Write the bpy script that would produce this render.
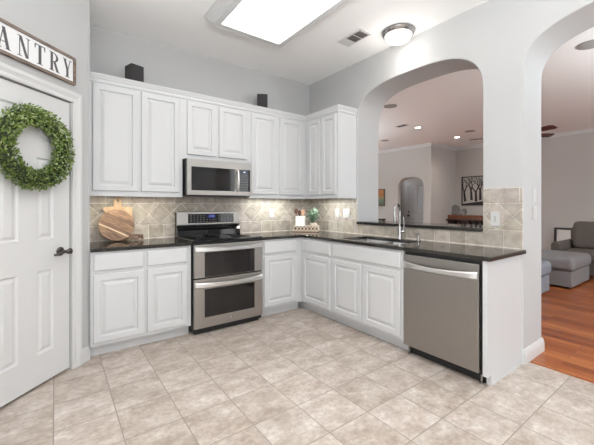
import bpy, bmesh, math, random
from mathutils import Vector, Matrix
random.seed(7)
PI = math.pi
S2 = math.sqrt(0.5)
for o in list(bpy.data.objects):
    bpy.data.objects.remove(o, do_unlink=True)
SC = bpy.context.scene
COL = SC.collection

# ------------------------------------------------------------------ camera
cd = bpy.data.cameras.new('camera')
cam = bpy.data.objects.new('camera', cd)
COL.objects.link(cam)
cam.location = (-3.0179, -3.7758, 1.2691)
cam.rotation_euler = (PI / 2, 0, -0.6363)
cd.sensor_fit = 'HORIZONTAL'
cd.sensor_width = 36.0
cd.lens = 36.0 * 327.57 / 594.0
cd.shift_y = -17.25 / 594.0
cd.clip_start = 0.05
cd.clip_end = 100
SC.camera = cam

# ------------------------------------------------------------------ world, lights, exposure
w = bpy.data.worlds.new('sky')
SC.world = w
w.use_nodes = True
bg = w.node_tree.nodes['Background']
bg.inputs[0].default_value = (0.80, 0.90, 1.0, 1)
bg.inputs[1].default_value = 1.0
SC.view_settings.view_transform = 'Standard'
SC.view_settings.look = 'None'
SC.view_settings.gamma = 1.0
SC.view_settings.use_curve_mapping = False
SC.view_settings.exposure = -0.06
SC.cycles.use_denoising = True
SC.cycles.max_bounces = 10
SC.cycles.diffuse_bounces = 6
SC.cycles.sample_clamp_indirect = 6.0
SC.cycles.caustics_reflective = False
SC.cycles.caustics_refractive = False


def area(name, loc, rot, sx, sy, energy, color=(1, 1, 1)):
    d = bpy.data.lights.new(name, 'AREA')
    d.shape = 'RECTANGLE'
    d.size, d.size_y = sx, sy
    d.energy = energy
    d.color = color
    o = bpy.data.objects.new(name, d)
    COL.objects.link(o)
    o.location = loc
    o.rotation_euler = rot
    return o


def point(name, loc, energy, color=(1, 1, 1), r=0.05, spot=None):
    d = bpy.data.lights.new(name, 'SPOT' if spot else 'POINT')
    d.energy = energy
    d.color = color
    d.shadow_soft_size = r
    if spot:
        d.spot_size = spot
        d.spot_blend = 0.8
    o = bpy.data.objects.new(name, d)
    COL.objects.link(o)
    o.location = loc
    return o


# daylight at the two windows, plus unseen fill lights added to brighten the rooms
DAY = (0.95, 0.98, 1.0)
area('window_daylight_back', (-2.3, -7.0, 1.55), (PI / 2, 0, 0), 3.6, 2.1, 5, DAY)
area('window_daylight_side', (-4.25, -4.6, 1.55), (PI / 2, 0, -PI / 2), 2.6, 2.1, 54, DAY)  # added fill from the left; that wall has no window
area('window_daylight_living', (3.0, -6.9, 1.6), (PI / 2, 0, 0), 4.0, 2.2, 80, (0.96, 0.99, 1.0))
area('window_daylight_far', (3.2, 5.4, 1.6), (PI / 2, 0, PI), 3.6, 2.2, 20, (0.93, 1.0, 1.0))  # unseen fill added before the end wall, which is solid
area('living_uplight', (1.6, 3.0, 1.9), (PI, 0, 0), 0.6, 0.6, 165, (0.84, 0.96, 1.0))  # unseen light added to lift the living room ceiling
point('hall_lamp', (6.15, 3.1, 2.3), 9, (1, 1, 1), 0.1)  # added to brighten the hall behind the arch; no fixture there
area('living_uplight', (1.8, -4.8, 1.9), (PI, 0, 0), 0.6, 0.6, 125, (0.82, 0.96, 1.0))  # second unseen upward light added for the living room
point('breakfast_pendant', (-3.6, -4.6, 2.0), 44, (1.0, 0.99, 0.97), 0.25)  # no pendant hangs here; light added for pantry wall, ceiling and cabinet fronts
area('breakfast_uplight', (-2.2, -3.3, 2.2), (PI, 0, 0), 0.8, 0.8, 92, (0.96, 0.99, 1.0))  # unseen upward light added near the camera to brighten the kitchen ceiling

# ------------------------------------------------------------------ materials


def mat(name, col, rough=0.5, metal=0.0, emit=None, es=0.0, coat=0.0, spec=0.5, alpha=None):
    m = bpy.data.materials.new(name)
    m.use_nodes = True
    b = m.node_tree.nodes['Principled BSDF']
    b.inputs['Base Color'].default_value = (*col, 1)
    b.inputs['Roughness'].default_value = rough
    b.inputs['Metallic'].default_value = metal
    b.inputs['Specular IOR Level'].default_value = spec
    if coat:
        b.inputs['Coat Weight'].default_value = coat
        b.inputs['Coat Roughness'].default_value = 0.08
    if emit:
        b.inputs['Emission Color'].default_value = (*emit, 1)
        b.inputs['Emission Strength'].default_value = es
    return m


def nt(m):
    t = m.node_tree
    return t, t.nodes, t.links, t.nodes['Principled BSDF']


def pos_map(t, scale=(1, 1, 1), loc=(0, 0, 0), rot=(0, 0, 0)):
    tc = t.nodes.new('ShaderNodeTexCoord')
    mp = t.nodes.new('ShaderNodeMapping')
    mp.inputs['Scale'].default_value = scale
    mp.inputs['Location'].default_value = loc
    mp.inputs['Rotation'].default_value = rot
    t.links.new(tc.outputs['Object'], mp.inputs['Vector'])
    return mp


def noise(t, vec, scale, detail=4, rough=0.55):
    n = t.nodes.new('ShaderNodeTexNoise')
    n.inputs['Scale'].default_value = scale
    n.inputs['Detail'].default_value = detail
    n.inputs['Roughness'].default_value = rough
    if vec:
        t.links.new(vec, n.inputs['Vector'])
    return n


def ramp(t, fac, stops):
    r = t.nodes.new('ShaderNodeValToRGB')
    els = r.color_ramp.elements
    while len(els) < len(stops):
        els.new(0.5)
    for e, (p, c) in zip(els, stops):
        e.position = p
        e.color = (*c, 1)
    t.links.new(fac, r.inputs['Fac'])
    return r


def mixc(t, a, b, fac=0.5, mode='MIX'):
    n = t.nodes.new('ShaderNodeMix')
    n.data_type = 'RGBA'
    n.blend_type = mode
    for sock, v in ((n.inputs[0], fac), (n.inputs[6], a), (n.inputs[7], b)):
        if hasattr(v, 'is_output'):
            t.links.new(v, sock)
        elif isinstance(v, tuple):
            sock.default_value = (*v, 1)
        else:
            sock.default_value = v
    return n.outputs[2]


def add_bump(t, b, height, strength=0.2, dist=0.01):
    n = t.nodes.new('ShaderNodeBump')
    n.inputs['Strength'].default_value = strength
    n.inputs['Distance'].default_value = dist
    t.links.new(height, n.inputs['Height'])
    t.links.new(n.outputs['Normal'], b.inputs['Normal'])


def painted(name, col, rough=0.6, bump=0.05, sc=180):
    m = mat(name, col, rough)
    t, N, L, b = nt(m)
    mp = pos_map(t)
    n = noise(t, mp.outputs['Vector'], sc, 3)
    add_bump(t, b, n.outputs['Fac'], bump, 0.002)
    return m


M = {}
M['wall'] = painted('wall_paint', (0.475, 0.475, 0.475), 0.7, 0.08)
M['wall_lr'] = painted('living_wall_paint', (0.50, 0.475, 0.452), 0.7, 0.08)
M['ceil'] = painted('ceiling_paint', (0.93, 0.928, 0.922), 0.8, 0.1, 120)
M['white'] = painted('cabinet_paint', (0.60, 0.605, 0.612), 0.35, 0.02)
M['trim'] = painted('trim_paint', (0.63, 0.63, 0.63), 0.35, 0.02)
M['toe'] = painted('toe_paint', (0.70, 0.70, 0.70), 0.5, 0.02)
M['black'] = mat('black_plastic', (0.012, 0.012, 0.013), 0.35)
M['gloss'] = mat('black_glass', (0.006, 0.006, 0.007), 0.06)
M['ovenglass'] = mat('oven_glass', (0.014, 0.012, 0.012), 0.08)
M['screen'] = mat('display_screen', (0.004, 0.005, 0.03), 0.2, emit=(0.03, 0.04, 0.4), es=0.12)
M['digit'] = mat('display_digits', (0.1, 0.2, 0.8), 0.3, emit=(0.2, 0.3, 1.0), es=0.3)
M['button'] = mat('control_button', (0.10, 0.10, 0.105), 0.4)
M['chrome'] = mat('brushed_nickel', (0.44, 0.43, 0.42), 0.25, 1.0)
M['sinksteel'] = mat('sink_steel', (0.60, 0.60, 0.60), 0.28, 1.0)
M['bronze'] = mat('dark_bronze', (0.09, 0.08, 0.075), 0.3, 0.9)
M['plate'] = mat('white_plastic', (0.56, 0.56, 0.55), 0.35)
M['slot'] = mat('dark_slot', (0.25, 0.24, 0.23), 0.6)
M['dark'] = mat('dark_void', (0.03, 0.03, 0.03), 0.8)
M['lamp'] = mat('lamp_diffuser', (0.95, 0.95, 0.93), 0.4, emit=(1, 0.985, 0.95), es=4.5)
M['dome'] = mat('dome_glass', (0.95, 0.94, 0.92), 0.25, emit=(1, 0.98, 0.95), es=1.0)
M['led'] = mat('led_disc', (0.95, 0.95, 0.93), 0.4, emit=(1, 0.94, 0.85), es=14)
M['ledw'] = mat('led_strip', (0.95, 0.95, 0.93), 0.4, emit=(1, 0.88, 0.66), es=4)
M['grille'] = mat('speaker_grille', (0.36, 0.345, 0.33), 0.7)
M['spk'] = mat('speaker_wood', (0.045, 0.038, 0.038), 0.5)
M['spkface'] = mat('speaker_cloth', (0.035, 0.033, 0.035), 0.85)
M['signwhite'] = painted('sign_white', (0.80, 0.80, 0.81), 0.6, 0.1, 60)
M['ink'] = mat('sign_ink', (0.10, 0.095, 0.10), 0.7)
M['crock'] = mat('white_ceramic', (0.82, 0.81, 0.77), 0.3)
M['beige'] = mat('beige_ceramic', (0.55, 0.47, 0.38), 0.5)
M['glass'] = mat('window_glass', (0.9, 0.95, 1.0), 0.05, emit=(0.85, 0.93, 1.0), es=1.5)
M['fan'] = mat('fan_blade_wood', (0.10, 0.025, 0.02), 0.4)
M['paper'] = mat('art_paper', (0.46, 0.445, 0.42), 0.7)
M['mat_white'] = mat('mat_board', (0.72, 0.71, 0.69), 0.6)
M['artink'] = mat('art_ink', (0.02, 0.016, 0.016), 0.6)
M['frameblk'] = mat('dark_frame', (0.025, 0.02, 0.02), 0.4)
M['doorgrey'] = mat('entry_door_paint', (0.50, 0.51, 0.53), 0.4)
M['platem'] = mat('pewter_plate', (0.22, 0.215, 0.22), 0.4, 0.3)
M['leaf2'] = mat('eucalyptus_leaf', (0.14, 0.27, 0.19), 0.5)
M['pink'] = mat('light_wood', (0.50, 0.30, 0.20), 0.5)
M['spoon'] = mat('dark_spoon_wood', (0.075, 0.03, 0.016), 0.5)


def steel(name, col, rough, axis):
    m = mat(name, col, rough, 1.0)
    t, N, L, b = nt(m)
    sc = [6, 6, 6]
    for k in range(3):
        if k != axis:
            sc[k] = 500
    mp = pos_map(t, tuple(sc))
    n = noise(t, mp.outputs['Vector'], 1.0, 3)
    add_bump(t, b, n.outputs['Fac'], 0.04, 0.001)
    r = ramp(t, n.outputs['Fac'], [(0.3, tuple(c * 0.92 for c in col)), (0.7, col)])
    L.new(r.outputs['Color'], b.inputs['Base Color'])
    return m


M['steel'] = steel('stainless_steel', (0.46, 0.435, 0.41), 0.34, 0)
M['steelv'] = steel('stainless_steel_upright', (0.38, 0.36, 0.34), 0.36, 2)
M['handle'] = mat('polished_handle', (0.80, 0.79, 0.78), 0.30, 1.0)


def m_granite():
    m = mat('black_granite', (0.02, 0.018, 0.016), 0.10)
    t, N, L, b = nt(m)
    mp = pos_map(t)
    n = noise(t, mp.outputs['Vector'], 260, 3, 0.7)
    r = ramp(t, n.outputs['Fac'], [(0.45, (0.012, 0.011, 0.010)), (0.60, (0.04, 0.035, 0.03)), (0.72, (0.20, 0.17, 0.14))])
    L.new(r.outputs['Color'], b.inputs['Base Color'])
    b.inputs['Roughness'].default_value = 0.06
    return m


M['granite'] = m_granite()


def m_floor():
    m = mat('ceramic_floor_tile', (0.5, 0.46, 0.42), 0.42)
    t, N, L, b = nt(m)
    mp = pos_map(t, loc=(1.785 + 3.1, 1.80 + 6.14, 0))
    br = N.new('ShaderNodeTexBrick')
    br.offset = 0.0
    br.squash = 1.0
    br.inputs['Scale'].default_value = 1.0
    br.inputs['Brick Width'].default_value = 0.31
    br.inputs['Row Height'].default_value = 0.307
    br.inputs['Mortar Size'].default_value = 0.0034
    br.inputs['Mortar Smooth'].default_value = 0.25
    br.inputs['Bias'].default_value = 0.0
    br.inputs['Color1'].default_value = (0.36, 0.36, 0.36, 1)
    br.inputs['Color2'].default_value = (0.66, 0.66, 0.66, 1)
    L.new(mp.outputs['Vector'], br.inputs['Vector'])
    # each tile gets its own patch of cloudy clay colour
    comb = N.new('ShaderNodeVectorMath')
    comb.operation = 'MULTIPLY_ADD'
    comb.inputs[1].default_value = (7.0, 3.0, 11.0)
    L.new(br.outputs['Color'], comb.inputs[0])
    L.new(mp.outputs['Vector'], comb.inputs[2])
    st = N.new('ShaderNodeMapping')
    st.inputs['Scale'].default_value = (1.0, 1.5, 1.0)
    st.inputs['Rotation'].default_value = (0, 0, 0.4)
    L.new(comb.outputs[0], st.inputs['Vector'])
    n1 = noise(t, st.outputs['Vector'], 5.5, 8, 0.66)
    n2 = noise(t, mp.outputs['Vector'], 30, 6, 0.72)
    r1 = ramp(t, n1.outputs['Fac'], [(0.30, (0.345, 0.278, 0.228)), (0.50, (0.49, 0.42, 0.366)), (0.68, (0.635, 0.585, 0.54))])
    r2 = ramp(t, n2.outputs['Fac'], [(0.3, (0.66, 0.645, 0.63)), (0.7, (1.22, 1.22, 1.22))])
    c = mixc(t, r1.outputs['Color'], r2.outputs['Color'], 0.75, 'MULTIPLY')
    tint = ramp(t, br.outputs['Color'], [(0.36, (0.93, 0.92, 0.91)), (0.66, (1.07, 1.07, 1.08))])
    c = mixc(t, c, tint.outputs['Color'], 1.0, 'MULTIPLY')
    c = mixc(t, c, (0.275, 0.228, 0.19), br.outputs['Fac'])
    L.new(c, b.inputs['Base Color'])
    inv = N.new('ShaderNodeMath')
    inv.operation = 'MULTIPLY_ADD'
    inv.inputs[1].default_value = -1.0
    L.new(br.outputs['Fac'], inv.inputs[0])
    sm = N.new('ShaderNodeMath')
    sm.operation = 'MULTIPLY'
    sm.inputs[1].default_value = 0.25
    L.new(n2.outputs['Fac'], sm.inputs[0])
    L.new(sm.outputs[0], inv.inputs[2])
    add_bump(t, b, inv.outputs[0], 0.35, 0.003)
    return m


M['floor'] = m_floor()


def m_planks():
    m = mat('cherry_planks', (0.3, 0.1, 0.04), 0.28)
    t, N, L, b = nt(m)
    mp = pos_map(t, rot=(0, 0, PI / 2), loc=(20, 20, 0))
    br = N.new('ShaderNodeTexBrick')
    br.offset = 0.43
    br.offset_frequency = 2
    br.inputs['Scale'].default_value = 1.0
    br.inputs['Brick Width'].default_value = 0.75
    br.inputs['Row Height'].default_value = 0.085
    br.inputs['Mortar Size'].default_value = 0.0012
    br.inputs['Color1'].default_value = (0.0, 0.0, 0.0, 1)
    br.inputs['Color2'].default_value = (1.0, 1.0, 1.0, 1)
    L.new(mp.outputs['Vector'], br.inputs['Vector'])
    r = ramp(t, br.outputs['Color'], [(0.0, (0.20, 0.046, 0.014)), (0.5, (0.31, 0.085, 0.025)), (1.0, (0.44, 0.148, 0.046))])
    gm = N.new('ShaderNodeMapping')
    gm.inputs['Scale'].default_value = (1.5, 28, 1)
    L.new(mp.outputs['Vector'], gm.inputs['Vector'])
    n = noise(t, gm.outputs['Vector'], 2.5, 5, 0.6)
    g = ramp(t, n.outputs['Fac'], [(0.3, (0.72, 0.70, 0.68)), (0.7, (1.15, 1.15, 1.15))])
    c = mixc(t, r.outputs['Color'], g.outputs['Color'], 0.9, 'MULTIPLY')
    c = mixc(t, c, (0.05, 0.015, 0.008), br.outputs['Fac'])
    L.new(c, b.inputs['Base Color'])
    return m


M['planks'] = m_planks()


def m_tint(name, lo, mid, hi, sc, rough=0.5, bump=0.15, vstr=1.0):
    """cloudy stone or leaf colour times the 'tint' colour each piece was made with"""
    m = mat(name, mid, rough)
    t, N, L, b = nt(m)
    mp = pos_map(t)
    n = noise(t, mp.outputs['Vector'], sc, 6, 0.62)
    r = ramp(t, n.outputs['Fac'], [(0.3, lo), (0.5, mid), (0.72, hi)])
    a = N.new('ShaderNodeAttribute')
    a.attribute_name = 'tint'
    c = mixc(t, r.outputs['Color'], a.outputs['Color'], vstr, 'MULTIPLY')
    L.new(c, b.inputs['Base Color'])
    add_bump(t, b, n.outputs['Fac'], bump, 0.003)
    return m


M['travertine'] = m_tint('travertine_tile', (0.30, 0.255, 0.212), (0.425, 0.378, 0.328), (0.53, 0.485, 0.43), 14, 0.45)
M['grout'] = painted('tile_grout', (0.58, 0.55, 0.49), 0.8, 0.1)
M['leaf'] = m_tint('boxwood_leaf', (0.9, 0.9, 0.9), (1, 1, 1), (1.1, 1.1, 1.1), 60, 0.45, 0.0)


def m_wood(name, cols, direction=(1, 0, 0), sc=9.0, rough=0.42, stretch=6):
    m = mat(name, cols[1], rough)
    t, N, L, b = nt(m)
    mp = pos_map(t)
    d = Vector(direction).normalized()
    rotq = d.rotation_difference(Vector((1, 0, 0))).to_euler()
    mp.inputs['Rotation'].default_value = rotq
    m2 = N.new('ShaderNodeMapping')
    m2.inputs['Scale'].default_value = (1, stretch, stretch)
    L.new(mp.outputs['Vector'], m2.inputs['Vector'])
    n = noise(t, m2.outputs['Vector'], sc, 5, 0.6)
    r = ramp(t, n.outputs['Fac'], [(0.35, cols[0]), (0.5, cols[1]), (0.66, cols[2])])
    L.new(r.outputs['Color'], b.inputs['Base Color'])
    return m


M['acacia'] = m_wood('acacia_board', ((0.075, 0.036, 0.017), (0.18, 0.098, 0.05), (0.29, 0.175, 0.095)), (1, 0, -0.55), 7, stretch=9)
M['acaciadark'] = m_wood('acacia_dark', ((0.06, 0.03, 0.015), (0.12, 0.06, 0.03), (0.17, 0.09, 0.045)), (1, 0, -0.55), 7, stretch=9)
M['sapwood'] = mat('pale_sapwood', (0.62, 0.47, 0.30), 0.45)
M['maple'] = m_wood('maple_board', ((0.30, 0.19, 0.10), (0.40, 0.27, 0.155), (0.48, 0.35, 0.21)), (0, 0, 1), 6)
M['signwood'] = m_wood('sign_frame_wood', ((0.10, 0.07, 0.05), (0.19, 0.14, 0.11), (0.26, 0.20, 0.16)), (1, 0, 0), 12)
M['console'] = m_wood('console_wood', ((0.09, 0.025, 0.012), (0.17, 0.055, 0.024), (0.24, 0.085, 0.036)), (0, 1, 0), 5)
M['consoledark'] = mat('console_dark_wood', (0.03, 0.014, 0.01), 0.5)
M['traywood'] = mat('whitewashed_wood', (0.68, 0.60, 0.50), 0.6)
M['traydark'] = mat('tray_brown_wood', (0.20, 0.11, 0.06), 0.6)


def fabric(name, col):
    m = mat(name, col, 0.9)
    t, N, L, b = nt(m)
    mp = pos_map(t)
    n = noise(t, mp.outputs['Vector'], 90, 4, 0.7)
    r = ramp(t, n.outputs['Fac'], [(0.3, tuple(c * 0.8 for c in col)), (0.7, tuple(c * 1.15 for c in col))])
    L.new(r.outputs['Color'], b.inputs['Base Color'])
    add_bump(t, b, n.outputs['Fac'], 0.3, 0.004)
    return m


M['sofa'] = fabric('brown_sofa_cloth', (0.105, 0.085, 0.074))
M['ottoman'] = fabric('grey_ottoman_cloth', (0.19, 0.178, 0.180))
M['ottomanblue'] = fabric('bluegrey_cloth', (0.21, 0.22, 0.25))


def m_painting():
    m = mat('abstract_painting', (0.4, 0.2, 0.1), 0.6)
    t, N, L, b = nt(m)
    tc = N.new('ShaderNodeTexCoord')
    sep = N.new('ShaderNodeSeparateXYZ')
    L.new(tc.outputs['Generated'], sep.inputs[0])
    n = noise(t, tc.outputs['Generated'], 5, 4)
    ad = N.new('ShaderNodeMath')
    ad.operation = 'MULTIPLY_ADD'
    ad.inputs[1].default_value = 0.25
    L.new(n.outputs['Fac'], ad.inputs[0])
    L.new(sep.outputs[2], ad.inputs[2])
    r = ramp(t, ad.outputs[0], [(0.15, (0.10, 0.10, 0.06)), (0.40, (0.12, 0.19, 0.15)), (0.60, (0.25, 0.22, 0.10)), (0.78, (0.36, 0.12, 0.03)), (1.05, (0.42, 0.17, 0.05))])
    L.new(r.outputs['Color'], b.inputs['Base Color'])
    return m


M['painting'] = m_painting()

# ------------------------------------------------------------------ object helpers
ROOT = {}


def thing(name, label, cat, loc=(0, 0, 0), rotz=0.0, group=None, kind=None):
    o = bpy.data.objects.new(name, None)
    COL.objects.link(o)
    o.empty_display_size = 0.1
    o.location = loc
    o.rotation_euler = (0, 0, rotz)
    tag(o, label, cat, group, kind)
    ROOT[o.name] = Matrix.Translation(loc) @ Matrix.Rotation(rotz, 4, 'Z')
    return o


def tag(o, label=None, cat=None, group=None, kind=None):
    if label:
        o['label'] = label
    if cat:
        o['category'] = cat
    if group:
        o['group'] = group
    if kind:
        o['kind'] = kind
    return o


class MB:
    def __init__(self):
        self.bm = bmesh.new()
        self.tint = None

    def _faces(self, faces, tint=None, smooth=False):
        if tint is not None:
            if self.tint is None:
                self.tint = self.bm.loops.layers.float_color.new('tint')
            for f in faces:
                for l in f.loops:
                    l[self.tint] = (*tint, 1)
        if smooth:
            for f in faces:
                f.smooth = True

    def face(self, pts, smooth=False, tint=None):
        vs = [self.bm.verts.new(p) for p in pts]
        f = self.bm.faces.new(vs)
        self._faces([f], tint, smooth)
        return f

    def box(self, x0, x1, y0, y1, z0, z1, T=None, tint=None):
        c = [(x, y, z) for z in (z0, z1) for y in (y0, y1) for x in (x0, x1)]
        if T:
            c = [T(*p) for p in c]
        v = [self.bm.verts.new(p) for p in c]
        q = [(0, 2, 3, 1), (4, 5, 7, 6), (0, 1, 5, 4), (2, 6, 7, 3), (0, 4, 6, 2), (1, 3, 7, 5)]
        fs = [self.bm.faces.new([v[i] for i in f]) for f in q]
        self._faces(fs, tint)
        return self

    def prism(self, pts, T, w0, w1, tint=None, smooth=False):
        """2-D outline pts (u, v) mapped by T(u, v, w), from w0 to w1"""
        a = [self.bm.verts.new(T(u, v, w0)) for u, v in pts]
        b = [self.bm.verts.new(T(u, v, w1)) for u, v in pts]
        n = len(pts)
        fs = [self.bm.faces.new(a), self.bm.faces.new(b[::-1])]
        side = []
        for i in range(n):
            j = (i + 1) % n
            side.append(self.bm.faces.new((a[i], a[j], b[j], b[i])))
        self._faces(fs, tint)
        self._faces(side, tint, smooth)
        return self

    def rings(self, T, u0, u1, v0, v1, prof, close_back=True):
        """nested rectangles (inset, w) joined into one relief panel"""
        prev = None
        for ins, wv in prof:
            r = [self.bm.verts.new(T(u, v, wv)) for u, v in ((u0 + ins, v0 + ins), (u1 - ins, v0 + ins), (u1 - ins, v1 - ins), (u0 + ins, v1 - ins))]
            if prev is None:
                if close_back:
                    self.bm.faces.new(r[::-1])
            else:
                for i in range(4):
                    j = (i + 1) % 4
                    self.bm.faces.new((prev[i], prev[j], r[j], r[i]))
            prev = r
        self.bm.faces.new(prev)
        return self

    def lathe(self, prof, c, n=28, axis=(0, 0, 1), tint=None, smooth=True):
        ax = Vector(axis).normalized()
        e1 = ax.orthogonal().normalized()
        e2 = ax.cross(e1)
        c = Vector(c)
        rows = []
        for r, h in prof:
            if r < 1e-6:
                rows.append([self.bm.verts.new(c + ax * h)])
            else:
                rows.append([self.bm.verts.new(c + ax * h + e1 * (r * math.cos(2 * PI * k / n)) + e2 * (r * math.sin(2 * PI * k / n))) for k in range(n)])
        fs = []
        for a, b in zip(rows, rows[1:]):
            for k in range(n):
                j = (k + 1) % n
                if len(a) == 1 and len(b) == 1:
                    continue
                if len(a) == 1:
                    fs.append(self.bm.faces.new((a[0], b[j], b[k])))
                elif len(b) == 1:
                    fs.append(self.bm.faces.new((a[k], a[j], b[0])))
                else:
                    fs.append(self.bm.faces.new((a[k], a[j], b[j], b[k])))
        for r in (rows[0], rows[-1]):
            if len(r) > 2:
                fs.append(self.bm.faces.new(r))
        self._faces(fs, tint, smooth)
        return self

    def tube(self, pts, r, n=10, closed=False, tint=None):
        pts = [Vector(p) for p in pts]
        m = len(pts)
        rad = r if isinstance(r, (list, tuple)) else [r] * m
        rows = []
        up = None
        for i, p in enumerate(pts):
            if closed:
                d = pts[(i + 1) % m] - pts[i - 1]
            else:
                d = pts[min(i + 1, m - 1)] - pts[max(i - 1, 0)]
            d.normalize()
            if up is None:
                up = d.orthogonal().normalized()
            up = (up - d * up.dot(d)).normalized()
            sd = d.cross(up)
            rows.append([self.bm.verts.new(p + (up * math.cos(2 * PI * k / n) + sd * math.sin(2 * PI * k / n)) * rad[i]) for k in range(n)])
        fs = []
        for i in range(m if closed else m - 1):
            a, b = rows[i], rows[(i + 1) % m]
            for k in range(n):
                j = (k + 1) % n
                fs.append(self.bm.faces.new((a[k], a[j], b[j], b[k])))
        if not closed:
            fs.append(self.bm.faces.new(rows[0]))
            fs.append(self.bm.faces.new(rows[-1]))
        self._faces(fs, tint, True)
        return self

    def sweep(self, prof, path, T=None, closed=False):
        """profile (out, up) swept along a path of (point, outward direction)"""
        rows = []
        for p, o in path:
            p = Vector(p)
            o = Vector(o)
            rows.append([self.bm.verts.new(p + o * a + Vector((0, 0, b))) for a, b in prof])
        n = len(prof)
        for a, b in zip(rows, rows[1:]):
            for k in range(n):
                j = (k + 1) % n
                self.bm.faces.new((a[k], a[j], b[j], b[k]))
        self.bm.faces.new(rows[0])
        self.bm.faces.new(rows[-1])
        return self

    def grid_solid(self, xs, ys, inc, z0, z1):
        V = {}

        def v(i, j, k):
            if (i, j, k) not in V:
                V[(i, j, k)] = self.bm.verts.new((xs[i], ys[j], (z0, z1)[k]))
            return V[(i, j, k)]
        cell = {(i, j) for i in range(len(xs) - 1) for j in range(len(ys) - 1)
                if inc((xs[i] + xs[i + 1]) / 2, (ys[j] + ys[j + 1]) / 2)}
        for i, j in cell:
            self.bm.faces.new((v(i, j, 1), v(i + 1, j, 1), v(i + 1, j + 1, 1), v(i, j + 1, 1)))
            self.bm.faces.new((v(i, j, 0), v(i, j + 1, 0), v(i + 1, j + 1, 0), v(i + 1, j, 0)))
            for (di, dj, a, b) in ((0, -1, (i, j), (i + 1, j)), (1, 0, (i + 1, j), (i + 1, j + 1)), (0, 1, (i + 1, j + 1), (i, j + 1)), (-1, 0, (i, j + 1), (i, j))):
                if (i + di, j + dj) not in cell:
                    self.bm.faces.new((v(*a, 0), v(*b, 0), v(*b, 1), v(*a, 1)))
        return self

    def build(self, name, m, parent=None, bevel=0.0, seg=2, world=True, sharp=38, recalc=True, subsurf=0, angle=35):
        bm = self.bm
        if recalc:
            bmesh.ops.recalc_face_normals(bm, faces=bm.faces)
        R = None
        if parent is not None:
            R = ROOT[parent.name]
            if world:
                bmesh.ops.transform(bm, matrix=R.inverted(), verts=bm.verts)
        lim = math.radians(sharp)
        for e in bm.edges:
            if len(e.link_faces) == 2 and e.calc_face_angle(0) > lim:
                e.smooth = False
        me = bpy.data.meshes.new(name)
        origin = Vector((0, 0, 0))
        if parent is None and len(bm.verts):
            xs = [v.co for v in bm.verts]
            origin = Vector(((min(p.x for p in xs) + max(p.x for p in xs)) / 2, (min(p.y for p in xs) + max(p.y for p in xs)) / 2, min(p.z for p in xs)))
            if name not in ('floor', 'floor_living'):
                bmesh.ops.translate(bm, vec=-origin, verts=bm.verts)
            else:
                origin = Vector((0, 0, 0))
        bm.to_mesh(me)
        bm.free()
        me.materials.append(m)
        o = bpy.data.objects.new(name, me)
        COL.objects.link(o)
        o.location = origin
        if parent is not None:
            o.parent = parent
            ROOT[o.name] = R
        if bevel:
            b = o.modifiers.new('bevel', 'BEVEL')
            b.width = bevel
            b.segments = seg
            b.limit_method = 'ANGLE'
            b.angle_limit = math.radians(angle)
        if subsurf:
            s = o.modifiers.new('subdivision', 'SUBSURF')
            s.levels = subsurf
            s.render_levels = subsurf
            for p in me.polygons:
                p.use_smooth = True
        return o


def struct(name, mb, m, **k):
    o = mb.build(name, m, **k)
    o['kind'] = 'structure'
    return o


def TB(yf):     # plane facing -y, u = x, v = z, w outwards
    return lambda u, v, w: (u, yf - w, v)


def TR(xf):     # plane facing -x, u = -y
    return lambda u, v, w: (xf - w, -u, v)


PX, PY = -2.919, -0.706


def TP(u, v, w):    # the 45 degree pantry wall, u along it to the right
    return (PX + S2 * u + S2 * w, PY + S2 * u - S2 * w, v)


def TZ(z):      # lying flat
    return lambda u, v, w: (u, v, z + w)


H = 3.04
# ------------------------------------------------------------------ room shell
struct('floor', MB().box(-4.6, 0.08, -7.3, 0.0, -0.06, 0.0), M['floor'])
struct('floor_living', MB().box(0.08, 8.6, -7.3, 5.7, -0.06, 0.0), M['planks'])
struct('ceiling', MB().box(-4.6, 8.6, -7.3, 5.7, H, H + 0.08), M['ceil'])
struct('wall_back', MB().box(-4.6, 0.0, 0.0, 0.15, 0, H), M['wall'])
struct('wall_left', MB().box(-4.6, -4.4, -7.3, 0.0, 0, H), M['wall'])

# right wall, 0.385 thick, with the arched pass-through over the sink and the arched doorway
WT = 0.40


def basket(y0, y1, zs, zt, p=3.0, n=30):
    """arch outline from (y0, zs) over the crown to (y1, zs): a superellipse with rounded shoulders"""
    c = (y0 + y1) / 2
    hw = (y1 - y0) / 2
    out = []
    for i in range(n + 1):
        a = PI * i / n
        ca, sa = math.cos(a), math.sin(a)
        out.append((c - hw * math.copysign(abs(ca) ** (2 / p), ca), zs + (zt - zs) * abs(sa) ** (2 / p)))
    return out


PTL, PTR, SILL = -0.955, -2.432, 1.035
AR0, AR1 = -2.745, -4.35
arch1 = basket(PTL, PTR, 2.25, 2.69, 3.0)
arch2 = basket(AR0, AR1, 2.3, 2.70, 3.0)
wb = MB()
Tw = lambda u, v, w: (w, u, v)
mid = len(arch1) // 2
ym, zm = arch1[mid]
half_a = [(5.7, -0.02), (5.7, H + 0.02), (ym, H + 0.02)] + [arch1[i] for i in range(mid, -1, -1)] + [(PTL, SILL), (ym, SILL), (ym, -0.02)]
half_b = [(ym, -0.02), (ym, SILL), (PTR, SILL)] + [arch1[i] for i in range(len(arch1) - 1, mid - 1, -1)] + [(ym, H + 0.02), (-7.3, H + 0.02), (-7.3, -0.02), (AR1, -0.02)] + arch2[::-1] + [(AR0, -0.02)]
bmw = wb.bm
cache = {}


def vw(p, x):
    k = (round(p[0], 5), round(p[1], 5), x)
    if k not in cache:
        cache[k] = bmw.verts.new((x, p[0], p[1]))
    return cache[k]


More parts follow.
